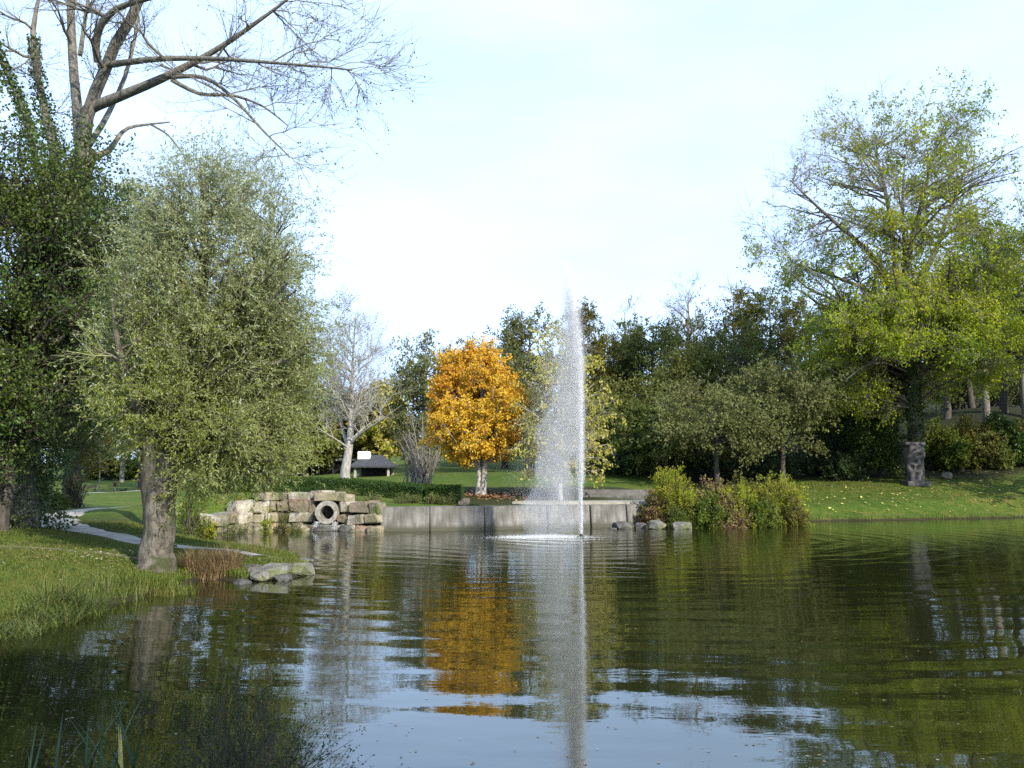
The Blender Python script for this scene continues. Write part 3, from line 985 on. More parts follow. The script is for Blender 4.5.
# quarry-block retaining wall with the pipe mouth
r_ = np.random.default_rng(31)
stone_line = np.array([on_z(x, y)[:2] for x, y in [(196, 536), (215, 533), (270, 529.5), (330, 531), (378, 532.5)]])
stone_line[:, 1] += 0.35
wall_root = empty('stone_wall', (*stone_line[2], 0), 'rugged retaining wall of large tan quarry blocks around the pipe mouth', 'wall')
pipe_px = 327.0
pipe_c = at(pipe_px, 512.5, on_z(330, 531)[1] + 0.32)
total = wall_point(stone_line, 0)[2]
rows = [(-0.3, 0.62), (0.32, 0.44), (0.76, 0.52), (1.28, 0.36), (1.62, 0.30)]
for ri, (zb, hh) in enumerate(rows):
    s = -0.1 + 0.25 * ri
    while s < total:
        w = min(r_.uniform(0.42, 1.25), total + 0.05 - s)
        if w < 0.3:
            break
        p, a, _ = wall_point(stone_line, min(s + w / 2, total))
        frac = (s + w / 2) / total
        capz = np.interp(frac, [0, 0.25, 0.5, 0.8, 1.0], [0.65, 1.2, 1.75, 1.72, 1.35])
        if zb + hh * 0.75 < capz:
            clash = abs(p[0] - pipe_c[0]) < 0.48 + w / 2 and zb < pipe_c[2] + 0.45 and zb + hh > pipe_c[2] - 0.45
            if clash:
                # shorten the block so that it ends at the pipe
                if p[0] < pipe_c[0]:
                    w2 = (pipe_c[0] - 0.55) - (p[0] - w / 2)
                    px_ = p[0] - w / 2 + w2 / 2
                else:
                    w2 = (p[0] + w / 2) - (pipe_c[0] + 0.55)
                    px_ = p[0] + w / 2 - w2 / 2
                ok_ = w2 > 0.25
            else:
                w2, px_, ok_ = w, p[0], True
            if ok_:
                hj = hh * r_.uniform(0.82, 1.10)
                me_ = block_mesh('stone', r_, w2 * 0.96, 0.75, hj, 0.10)
                o = link_mesh('stone', me_, M[['stone', 'stone_pale', 'stone_pink', 'stone_moss'][int(r_.choice(4, p=[.38, .26, .18, .18]))]], wall_root, (px_ - stone_line[2][0], p[1] + 0.32 + 0.10 * ri + r_.uniform(-0.09, 0.09) - stone_line[2][1], zb + r_.uniform(-0.03, 0.03)))
                o.rotation_euler = (r_.uniform(-0.04, 0.04), r_.uniform(-0.06, 0.06), a + r_.uniform(-0.12, 0.12))
        s += w
# block below and above the pipe
for dz, hh, ww in ((-0.45, pipe_c[2] - 0.09, 1.1), (pipe_c[2] + 0.50, 0.36, 1.3)):
    link_mesh('stone', block_mesh('stone', r_, ww, 0.7, hh), M['stone'], wall_root, (pipe_c[0] - stone_line[2][0], wall_point(stone_line, total * 0.72)[0][1] + 0.38 - stone_line[2][1], dz))

# pipe mouth
pipe = empty('drain_pipe', pipe_c, 'round concrete pipe mouth set in the quarry block wall', 'pipe')
bm = bmesh.new()
S = 36
rings = [(0.50, 0.42), (0.51, -0.08), (0.495, -0.11), (0.315, -0.11), (0.295, -0.08), (0.29, 0.6)]
vr = [[bm.verts.new((q * math.cos(2 * math.pi * k / S) * (1 + 0.02 * math.sin(2.4 * k) + 0.03 * math.cos(8 * math.pi * k / S)), y, q * math.sin(2 * math.pi * k / S))) for k in range(S)] for q, y in rings]
for a_, b_ in zip(vr[:-1], vr[1:]):
    for k in range(S):
        bm.faces.new((a_[k], a_[(k + 1) % S], b_[(k + 1) % S], b_[k]))
bmesh.ops.recalc_face_normals(bm, faces=bm.faces)
bm_obj('collar', bm, M['collar'], pipe)
bm = bmesh.new()
vv = [bm.verts.new((0.29 * math.cos(2 * math.pi * k / S), 0.57, 0.29 * math.sin(2 * math.pi * k / S))) for k in range(S)]
bm.faces.new(vv)
bm_obj('pipe_shade_disc', bm, M['timber_dark'], pipe)  # flat disc across the pipe; dark timber colour stands in for its unlit depth

# water spilling from the pipe over two small stones
G = Geo()
n = 800
rr_ = np.random.default_rng(5)
xs = rr_.choice([-0.42, -0.30, -0.02, 0.30, 0.42], n, p=[.36, .1, .08, .1, .36]) + rr_.normal(size=n) * 0.06
tt = rr_.uniform(0, 1, n)
zz = (pipe_c[2] - 0.42) * (1 - tt ** 1.5) + 0.02
yy = -0.14 - 0.28 * tt + rr_.normal(size=n) * 0.02
octv = 1.15 * np.array([[0.94, 0, -0.33], [-0.47, 0.82, -0.33], [-0.47, -0.82, -0.33], [0, 0, 1.0]])
octf = np.array([[0, 1, 3], [1, 2, 3], [2, 0, 3], [2, 1, 0]])


def drops(pos, rad):
    n = len(pos)
    V = pos[:, None, :] + octv[None] * np.asarray(rad).reshape(-1, 1, 1)
    Fq = octf[None] + (np.arange(n) * 4)[:, None, None]
    return V.reshape(-1, 3), Fq.reshape(-1, 3)


pos = np.stack([xs, yy, zz - pipe_c[2]], 1)
G.add(*drops(pos, rr_.uniform(0.005, 0.012, n)))
tag(G.build('cascade', M['spray'], None, True, loc=pipe_c), 'small white cascade splashing below the pipe mouth', kind='stuff')
for k, (dx, dy, sx, sz, lb) in enumerate([(-0.05, -0.28, 1.1, 0.30, 'low dark wet ledge stone below the pipe mouth'), (0.95, -0.45, 0.75, 0.36, 'rounded dark boulder to the right of the pipe cascade'), (-1.05, -0.4, 0.8, 0.32, 'pale flat boulder to the left of the pipe cascade')]):
    o = link_mesh('boulder', rock_mesh('boulder', r_, sx, 0.6, sz), M['rock_dark' if k < 2 else 'stone'], None, (pipe_c[0] + dx, pipe_c[1] + dy, -0.06))
    tag(o, lb, 'boulder', 'boulders along the stone wall')

# concrete basin wall: separate cast panels
cl_px = [(380, 531.6), (430, 531.2), (485, 530.2), (548, 528.6), (591, 527.6), (628, 526.8), (651, 526.2)]
cl = [on_z(*q)[:2] for q in cl_px]
croot = empty('concrete_wall', (*cl[0], 0), 'low grey concrete basin wall behind the fountain, cast in panels', 'wall')
for k in range(len(cl) - 1):
    a0, b0 = np.array(cl[k]), np.array(cl[k + 1])
    d = b0 - a0
    L = np.linalg.norm(d)
    ang_ = math.atan2(d[1], d[0])
    gap = 0.05 if k != 4 else 0.12
    bm = bmesh.new()
    top = 1.03 + 0.01 * (k % 2)
    dep = 1.15
    box_geo(bm, (L / 2, dep / 2, (top - 0.9) / 2), (L - gap, dep, top + 0.9), 0, 0.02)
    for v in bm.verts:       # battered front face
        if v.co.y < dep * 0.5:
            v.co.y += 0.10 * (v.co.z / top)
    o = bm_obj('panel', bm, M['concrete'], croot, (a0[0] - cl[0][0], a0[1] - cl[0][1], 0))
    o.rotation_euler = (0, 0, ang_)

# coping blocks, rocks standing on the terrace edge
def put_rock(label, px, Y, w, h, mat, dep=None, group=None, block=False, z=None, cat='rock', name='rock'):
    b = on_ground(px, Y)
    if z is not None:
        b[2] = z
    me_ = block_mesh(name, r_, w, dep or w * 0.7, h) if block else rock_mesh(name, r_, w, dep or w * 0.75, h, npts=22, box=0.55)
    o = link_mesh(name, me_, mat, None, (b[0], b[1], b[2] - 0.04))
    o.rotation_euler = (0, 0, r_.uniform(-0.3, 0.3))
    return tag(o, label, cat, group)


put_rock('long flat coping slab at the left end of the concrete wall top', 424, 40.0, 1.3, 0.24, M['stone'], 0.5, 'blocks along the terrace edge', True)
put_rock('pale coping slab on the concrete wall below the orange tree', 452, 40.2, 1.2, 0.26, M['paving'], 0.5, 'blocks along the terrace edge', True)
put_rock('round brownish boulder beside the trimmed hedge end', 464.5, 41.0, 0.55, 0.42, M['stone_pink'], 0.5, 'blocks along the terrace edge')
put_rock('squat grey green block on the terrace right of the orange tree', 505, 41.2, 1.05, 0.44, M['rock_grey'], 0.8, 'blocks along the terrace edge', True)
put_rock('small grey stone against the squat green block', 494.5, 41.0, 0.4, 0.36, M['rock_grey'], 0.4, 'blocks along the terrace edge')
put_rock('dark flat topped rock in the water below the end of the concrete wall', 622, 41.6, 0.95, 0.42, M['rock_dark'], 0.8, 'rocks at the water edge', z=-0.06)
put_rock('pale grey rock in the water before the gap in the concrete wall', 656, 41.2, 0.85, 0.50, M['rock_grey'], 0.8, 'rocks at the water edge', z=-0.06)
put_rock('small black rock wedged between two rocks at the wall end', 640, 41.8, 0.55, 0.36, M['rock_dark'], 0.5, 'rocks at the water edge', z=-0.06)
put_rock('low broad grey rock under the flowering shrubs at the water', 681, 41.4, 1.05, 0.42, M['rock_grey'], 0.8, 'rocks at the water edge', z=-0.06)
put_rock('thin dark rock barely above water at the foot of the wall', 612, 41.2, 0.4, 0.16, M['rock_dark'], 0.4, 'rocks at the water edge', z=-0.04)
put_rock('tiny grey stone marker in the grass right of the sculpture', 947, 61, 0.75, 0.55, M['rock_grey'], 0.5, name='marker_stone', cat='stone')
# boulders round the grassy spit
for lb, px, py, w, h, mt in [('broad pale rock at the tip of the grassy spit', 291, 573, 1.25, 0.34, 'rock_grey'), ('flat slab rock stepping into the water off the spit', 268, 577, 0.95, 0.40, 'rock_grey'),
                             ('dark hollow rock beside the dry grass on the spit', 250, 576, 0.55, 0.36, 'rock_dark'), ('small mossy rock on the far edge of the spit', 300, 562, 0.7, 0.2, 'rock_grey'),
                             ('knobbly grey rock between dry grass and slab on the spit', 258, 579.5, 0.42, 0.3, 'rock_grey'), ('small pale rock at the outermost waterline of the spit', 305, 572, 0.4, 0.2, 'stone'), ('low wet rock just off the dry grass', 240, 582, 0.4, 0.16, 'rock_dark'),
                             ('thin pale slab lying on top of the spit', 246, 563, 0.7, 0.34, 'stone'), ('little dark rock at water level below the spit tip', 280, 578.5, 0.45, 0.2, 'rock_dark')]:
    b = on_z(px, py, 0.05)
    o = link_mesh('rock', rock_mesh('rock', r_, w, w * 0.8, h * 0.95, 24, rough=0.10, box=0.6), M[mt], None, (b[0], b[1] + 0.15, -0.05))
    o.rotation_euler = (0, 0, r_.uniform(-0.5, 0.5))
    tag(o, lb, 'rock', 'rocks around the grassy spit')

# paved terrace and steps
ta = [on_ground(x, y) for x, y in [(512, 43.2), (650, 44.1), (645, 47.5), (516, 46.4)]]
tz = max(q[2] for q in ta) + 0.05
tz = at(600, 501.8, 43.5)[2]
bm = bmesh.new()
lo = [bm.verts.new((q[0], q[1], tz - 0.6)) for q in ta]
hi = [bm.verts.new((q[0], q[1], tz)) for q in ta]
bm.faces.new(hi)
for k in range(4):
    bm.faces.new((lo[k], lo[(k + 1) % 4], hi[(k + 1) % 4], hi[k]))
bmesh.ops.recalc_face_normals(bm, faces=bm.faces)
tag(bm_obj('terrace', bm, M['paving']), 'pale paved terrace behind the basin wall', kind='structure')
st = empty('stone_steps', (at(615, 480, 47)[0], 47.0, tz), 'wide grey stone steps rising behind the fountain terrace', 'steps')
for k in range(4):
    bm = bmesh.new()
    box_geo(bm, (0.1 * k, 0.45 + 0.45 * k, -0.2 + 0.15 * k), (4.0 - 0.12 * k, 0.44, 0.55), 0, 0.015)
    bm_obj('step', bm, M['step_stone'], st)

# ------------------------------------------------------------------ trimmed hedge
def hedge(label, pts, h, wid, n, seed):
    r = np.random.default_rng(seed)
    pts = np.array(pts)
    P = resample(pts, 24)
    P[:, 2] = height(P[:, 0], P[:, 1]) * 0 + np.interp(np.linspace(0, 1, 24), np.linspace(0, 1, len(pts)), pts[:, 2])
    T = norm(np.gradient(P, axis=0))
    Nn = norm(np.stack([-T[:, 1], T[:, 0], 0 * T[:, 0]], 1))
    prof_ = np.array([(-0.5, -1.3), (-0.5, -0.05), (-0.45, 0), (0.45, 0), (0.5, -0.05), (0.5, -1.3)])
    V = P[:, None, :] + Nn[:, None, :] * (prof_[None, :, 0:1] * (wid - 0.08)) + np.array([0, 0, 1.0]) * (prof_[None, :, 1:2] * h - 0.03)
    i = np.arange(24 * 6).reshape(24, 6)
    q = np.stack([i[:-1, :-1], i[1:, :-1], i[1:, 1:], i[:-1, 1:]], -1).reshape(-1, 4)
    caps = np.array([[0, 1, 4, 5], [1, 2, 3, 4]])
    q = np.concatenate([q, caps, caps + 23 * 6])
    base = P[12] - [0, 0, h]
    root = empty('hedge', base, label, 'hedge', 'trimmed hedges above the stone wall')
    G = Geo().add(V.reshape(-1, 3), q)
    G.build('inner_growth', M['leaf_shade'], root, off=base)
    t = r.uniform(0, 23, n)
    k = np.minimum(t.astype(int), 22)
    f = (t - k)[:, None]
    C0 = P[k] * (1 - f) + P[k + 1] * f
    N0 = Nn[k]
    side = r.uniform(0, 1, n)
    u = np.where(side < 0.5, -0.5, np.where(side < 0.85, r.uniform(-0.5, 0.5, n), 0.5)) * wid
    z = np.where((side >= 0.5) & (side < 0.85), 0.0, -r.uniform(0, 1.15, n) * h)
    pos = C0 + N0 * u[:, None] + np.array([0, 0, 1.0]) * z[:, None] + r.normal(size=(n, 3)) * 0.03
    L = Geo().add(*leaf_quads(r, pos, r.normal(size=(n, 3)), 0.09, 0.06))
    L.build('foliage', M['leaf_hedge'], root, off=base)


hp = lambda px, py, Y: at(px, py, Y)
hedge('long dark green trimmed hedge curving above the stone block wall', [hp(205, 486, 47), hp(262, 479, 46.5), hp(310, 478, 46), hp(360, 479.5, 45.3), hp(405, 483, 44.2), hp(430, 485.8, 43.2)], 1.4, 1.2, 14000, 3)
hedge('short dark green trimmed hedge end piece near the orange tree', [hp(431.5, 486.2, 43.1), hp(445, 486.6, 42.8), hp(461, 487, 42.6)], 0.8, 1.1, 4000, 4)

# ------------------------------------------------------------------ buildings and far furniture
def hut():
    b = on_ground(374, 72)
    root = empty('picnic_hut', b, 'open hut with dark hipped roof and pale posts beyond the hedge', 'hut')
    z0 = at(374, 466, 72)[2] - b[2]
    z1 = at(374, 455, 72)[2] - b[2]
    bm = bmesh.new()
    w, d = 1.75, 1.6
    e = [bm.verts.new((sx * w, sy * d, z0)) for sx, sy in ((-1, -1), (1, -1), (1, 1), (-1, 1))]
    e2 = [bm.verts.new((sx * w, sy * d, z0 - 0.14)) for sx, sy in ((-1, -1), (1, -1), (1, 1), (-1, 1))]
    a0 = bm.verts.new((-0.7, 0, z1))
    a1 = bm.verts.new((0.6, 0, z1))
    bm.faces.new((e[0], e[1], a1, a0))
    bm.faces.new((e[1], e[2], a1))
    bm.faces.new((e[2], e[3], a0, a1))
    bm.faces.new((e[3], e[0], a0))
    for k in range(4):
        bm.faces.new((e2[k], e2[(k + 1) % 4], e[(k + 1) % 4], e[k]))
    bm.faces.new(e2)
    bmesh.ops.recalc_face_normals(bm, faces=bm.faces)
    roof = bm_obj('roof', bm, M['roof_dark'], root)
    bm = bmesh.new()
    box_geo(bm, (-0.75, -0.35, z1 - 0.06), (1.0, 0.5, 0.66), 0, 0.05)
    o = bm_obj('roof_lantern', bm, M['white_paint'], roof)
    tag(o, 'bright white box on the roof of the hut')
    for sx, sy in ((-1, -1), (1, -1), (1, 1), (-1, 1)):
        bm = bmesh.new()
        box_geo(bm, (sx * 1.4 - 0.1 * sx, sy * 1.2, (z0 - 0.4) / 2), (0.20, 0.20, z0 + 0.3), 0, 0.02)
        bm_obj('post', bm, M['timber_pale'], root)
    bm = bmesh.new()
    box_geo(bm, (0, 1.15, (z0 - 0.3) / 2), (2.4, 0.08, z0), 0, 0)
    bm_obj('back_wall', bm, M['timber_dark'], root)


hut()


def long_shed():
    b = on_ground(322, 88)
    root = empty('long_shed', b, 'low dark shed with a pale flat roof behind the bare white tree', 'shed')
    z1 = at(322, 459, 88)[2] - b[2]
    bm = bmesh.new()
    box_geo(bm, (0, 0, z1 / 2 - 0.25), (6.4, 2.2, z1), 0, 0.02)
    bm_obj('wall', bm, M['timber_dark'], root)
    bm = bmesh.new()
    box_geo(bm, (0, -0.1, z1 - 0.12), (6.9, 2.9, 0.24), 0, 0.03)
    bm_obj('roof', bm, M['timber_pale'], root)
    for k in range(5):
        bm = bmesh.new()
        box_geo(bm, (-2.6 + 1.3 * k, -1.2, z1 / 2 - 0.2), (0.14, 0.14, z1 - 0.1), 0, 0.01)
        bm_obj('post', bm, M['timber_pale'], root)


long_shed()


def green_shelter():
    b = on_ground(505, 98)
    root = empty('shelter', b, 'teal panelled shelter with white roof edge and end post beyond the lawn', 'shelter')
    s_ = 98 / F
    z1 = at(505, 449.5, 98)[2] - b[2]
    zl = at(505, 461, 98)[2] - b[2]
    x0, x1 = -15 * s_, 16.5 * s_
    bm = bmesh.new()
    box_geo(bm, ((x0 + x1) / 2 - 0.1, 0.9, (z1 + zl) / 2 - 0.4), (x1 - x0 - 0.3, 0.10, z1 - zl + 0.9), 0, 0)
    bm_obj('panel', bm, M['teal_paint'], root)
    bm = bmesh.new()
    box_geo(bm, ((x0 + x1) / 2, 0.4, z1 + 0.06), (x1 - x0 + 0.4, 1.6, 0.22), 0, 0.02)
    bm_obj('roof', bm, M['white_paint'], root)
    for x in (x0, (x0 + x1) / 2 + 0.2, x1):
        bm = bmesh.new()
        box_geo(bm, (x, -0.25, z1 / 2 - 0.2), (0.20, 0.20, z1 + 0.4), 0, 0.01)
        bm_obj('post', bm, M['white_paint' if x == x1 else 'timber_dark'], root)


green_shelter()


def lamp_post():
    b = on_ground(99.5, 112)
    z1 = at(99.5, 458, 112)[2] - b[2]
    root = empty('lamp_post', b, 'slim dark lamp post on the far lawn left of the walking person', 'lamp')
    P = np.array([[[0, 0, -0.2], [0, 0, 0.6], [0, 0, 0.62], [0, 0, z1 - 0.7]]])
    Geo().add(*tubes(P, np.array([[0.14, 0.13, 0.09, 0.07]]), 10)).build('pole', M['iron_dark'], root, True)
    P = np.array([[[0, 0, z1 - 0.7], [0, 0, z1 - 0.6], [0, 0, z1 - 0.15], [0, 0, z1 - 0.1], [0, 0, z1]]])
    Geo().add(*tubes(P, np.array([[0.08, 0.18, 0.30, 0.34, 0.02]]), 12)).build('lantern', M['iron_dark'], root, False)


lamp_post()


def bench():
    b = on_ground(89, 108)
    root = empty('park_bench', b, 'small dark park bench on the far lawn beside the brushy trunk', 'bench')
    bm = bmesh.new()
    for k in range(3):
        box_geo(bm, (0, -0.15 + 0.15 * k, 0.46), (1.7, 0.12, 0.05), 0, 0.01)
    bm_obj('seat', bm, M['timber_dark'], root)
    bm = bmesh.new()
    for k in range(3):
        box_geo(bm, (0, 0.26 + 0.04 * k, 0.62 + 0.14 * k), (1.7, 0.05, 0.11), 0, 0.01)
    bm_obj('backrest', bm, M['timber_dark'], root)
    for x in (-0.7, 0.7):
        bm = bmesh.new()
        box_geo(bm, (x, -0.15, 0.2), (0.07, 0.07, 0.5), 0, 0.01)
        box_geo(bm, (x, 0.24, 0.45), (0.07, 0.07, 1.0), 0, 0.01)
        box_geo(bm, (x, 0.05, 0.42), (0.07, 0.4, 0.06), 0, 0.01)
        bm_obj('leg', bm, M['iron_dark'], root)


bench()


# ------------------------------------------------------------------ walking person and dog on the far lawn
def skinned(name, joints, bones, mats, pick, parent, sub=2):
    me_ = bpy.data.meshes.new(name)
    me_.from_pydata([j[0] for j in joints], bones, [])
    o = bpy.data.objects.new(name, me_)
    COL.objects.link(o)
    sk = o.modifiers.new("skin", 'SKIN')
    sk.use_smooth_shade = True
    for v, j in zip(me_.skin_vertices[0].data, joints):
        v.radius = (j[1], j[1] if len(j) < 3 else j[2])
    me_.skin_vertices[0].data[0].use_root = True
    sb = o.modifiers.new("sub", 'SUBSURF')
    sb.levels = sub
    sb.render_levels = sub
    dg = bpy.context.evaluated_depsgraph_get()
    m2 = bpy.data.meshes.new_from_object(o.evaluated_get(dg))
    bpy.data.objects.remove(o)
    m2.materials.clear()
    for m_ in mats:
        m2.materials.append(m_)
    for p_ in m2.polygons:
        p_.material_index = pick(p_.center)
        p_.use_smooth = True
    o = bpy.data.objects.new(name, m2)
    COL.objects.link(o)
    o.parent = parent
    return o


def person():
    b = on_ground(115, 115)
    root = empty('person', b, 'person in a dark red jacket and tan trousers striding across the far lawn', 'person')
    J = [((0, 0, 0.95), 0.15, 0.12), ((0.02, 0, 1.15), 0.14, 0.11), ((0.04, 0, 1.38), 0.17, 0.12), ((0.05, 0, 1.50), 0.07), ((0.06, 0, 1.58), 0.085, 0.075), ((0.07, 0, 1.70), 0.10, 0.08),
         ((-0.02, -0.10, 0.86), 0.10), ((0.16, -0.10, 0.50), 0.068), ((0.22, -0.10, 0.10), 0.045), ((0.36, -0.11, 0.05), 0.04),
         ((-0.02, 0.10, 0.86), 0.10), ((-0.10, 0.10, 0.49), 0.068), ((-0.34, 0.10, 0.14), 0.045), ((-0.24, 0.11, 0.05), 0.04),
         ((0.03, -0.20, 1.40), 0.065), ((-0.10, -0.24, 1.14), 0.05), ((0.06, -0.23, 0.93), 0.038), ((0.10, -0.22, 0.86), 0.04),
         ((0.03, 0.20, 1.40), 0.065), ((0.10, 0.24, 1.14), 0.05), ((0.32, 0.22, 1.02), 0.038), ((0.39, 0.21, 1.00), 0.04)]
    Bn = [(0, 1), (1, 2), (2, 3), (3, 4), (4, 5), (0, 6), (6, 7), (7, 8), (8, 9), (0, 10), (10, 11), (11, 12), (12, 13), (2, 14), (14, 15), (15, 16), (16, 17), (2, 18), (18, 19), (19, 20), (20, 21)]

    def pick(c):
        if c.z > 1.50 or (abs(c.y) > 0.15 and c.z < 0.92) or (c.x > 0.35 and c.z > 0.9):
            return 2
        if c.z > 0.90:
            return 0
        return 1 if c.z > 0.09 else 3
    skinned('body', J, Bn, [M['coat_brown'], M['trousers_tan'], M['skin'], M['hair_dark']], pick, root)
    bm = bmesh.new()
    bmesh.ops.create_uvsphere(bm, u_segments=16, v_segments=10, radius=0.115, matrix=Matrix.Translation((0.045, 0, 1.72)) @ Matrix.Diagonal((1.05, 0.9, 0.95, 1)))
    for v in bm.verts:
        if v.co.x > 0.10 and v.co.z < 1.75:
            v.co.x = 0.10
    bm_obj('hair', bm, M['hair_dark'], root, smooth=True)


person()


def dog():
    b = on_ground(123.5, 115)
    root = empty('dog', b, 'small black dog walking ahead of the person on the far lawn', 'dog')
    J = [((-0.22, 0, 0.42), 0.10), ((0.0, 0, 0.41), 0.10), ((0.22, 0, 0.43), 0.13, 0.12), ((0.36, 0, 0.56), 0.075), ((0.44, 0, 0.64), 0.085), ((0.58, 0, 0.60), 0.045),
         ((-0.26, -0.07, 0.36), 0.075), ((-0.20, -0.08, 0.24), 0.045), ((-0.30, -0.08, 0.14), 0.028), ((-0.27, -0.08, 0.02), 0.03),
         ((-0.26, 0.07, 0.36), 0.075), ((-0.16, 0.08, 0.24), 0.045), ((-0.24, 0.08, 0.14), 0.028), ((-0.19, 0.08, 0.02), 0.03),
         ((0.22, -0.08, 0.34), 0.05), ((0.25, -0.08, 0.18), 0.032), ((0.28, -0.08, 0.02), 0.03),
         ((0.20, 0.08, 0.34), 0.05), ((0.17, 0.08, 0.18), 0.032), ((0.15, 0.08, 0.02), 0.03),
         ((-0.36, 0, 0.48), 0.03), ((-0.48, 0, 0.60), 0.02), ((0.41, -0.06, 0.73), 0.025), ((0.41, 0.06, 0.73), 0.025)]
    Bn = [(0, 1), (1, 2), (2, 3), (3, 4), (4, 5), (0, 6), (6, 7), (7, 8), (8, 9), (0, 10), (10, 11), (11, 12), (12, 13), (2, 14), (14, 15), (15, 16), (2, 17), (17, 18), (18, 19), (0, 20), (20, 21), (4, 22), (4, 23)]
    skinned('body', J, Bn, [M['fur_black']], lambda c: 0, root)


dog()


# ------------------------------------------------------------------ sculpture under the big tree
def sculpture():
    b = on_ground(915, 59.5)
    root = empty('sculpture', b, 'tall weathered grey carved sculpture standing before the ivy clad trunk', 'sculpture')
    s_ = 59.5 / F
    Hh = 42 * s_
    r = np.random.default_rng(12)
    # carved standing figures wound round a hollow core, topped by a slab
    bm = bmesh.new()
    S, K = 40, 44
    holes = [(-1.35, 0.72, 0.16), (-1.75, 0.55, 0.13), (-1.45, 0.40, 0.15), (-1.7, 0.24, 0.13), (-0.9, 0.60, 0.12), (-2.2, 0.42, 0.14)]
    lumps = [(-2.3, 0.70, 0.22), (-0.8, 0.75, 0.2), (-2.35, 0.30, 0.25), (-1.1, 0.50, 0.18), (-0.7, 0.28, 0.22), (-1.95, 0.86, 0.2), (-1.3, 0.88, 0.18)]
    ring = []
    for k in range(K + 1):
        u = k / K
        row = []
        w = np.interp(u, [0, 0.06, 0.3, 0.55, 0.8, 0.93, 1], [0.58, 0.50, 0.46, 0.52, 0.57, 0.56, 0.50])
        for j in range(S):
            a = 2 * math.pi * j / S - math.pi
            q = w * (1 + 0.05 * math.sin(3 * a + 7 * u) + 0.04 * math.sin(7 * a - 9 * u))
            for ha, hu, hr in holes:
                dd = math.hypot((math.remainder(a - ha, 2 * math.pi)) * 0.45, (u - hu) * 2.1)
                q -= 0.22 * math.exp(-(dd / hr) ** 4)
            for ha, hu, hr in lumps:
                dd = math.hypot((math.remainder(a - ha, 2 * math.pi)) * 0.5, (u - hu) * 1.3)
                q += 0.10 * math.exp(-(dd / hr) ** 2)
            row.append(bm.verts.new((q * 1.12 * math.cos(a), q * 0.9 * math.sin(a), u * Hh * 0.93 + 0.02 * r.normal())))
        ring.append(row)
    for a_, b_ in zip(ring[:-1], ring[1:]):
        for j in range(S):
            bm.faces.new((a_[j], a_[(j + 1) % S], b_[(j + 1) % S], b_[j]))
    bm.faces.new(ring[-1])
    bm_obj('carved_body', bm, M['sculpt'], root, smooth=True)
    link_mesh('top_slab', block_mesh('top_slab', r, 1.35, 1.0, 0.20, 0.03), M['sculpt'], root, (-0.08, 0, Hh * 0.92))
    link_mesh('plinth', block_mesh('plinth', r, 1.5, 1.3, 0.36, 0.03), M['sculpt'], root, (0, 0, -0.14))


sculpture()


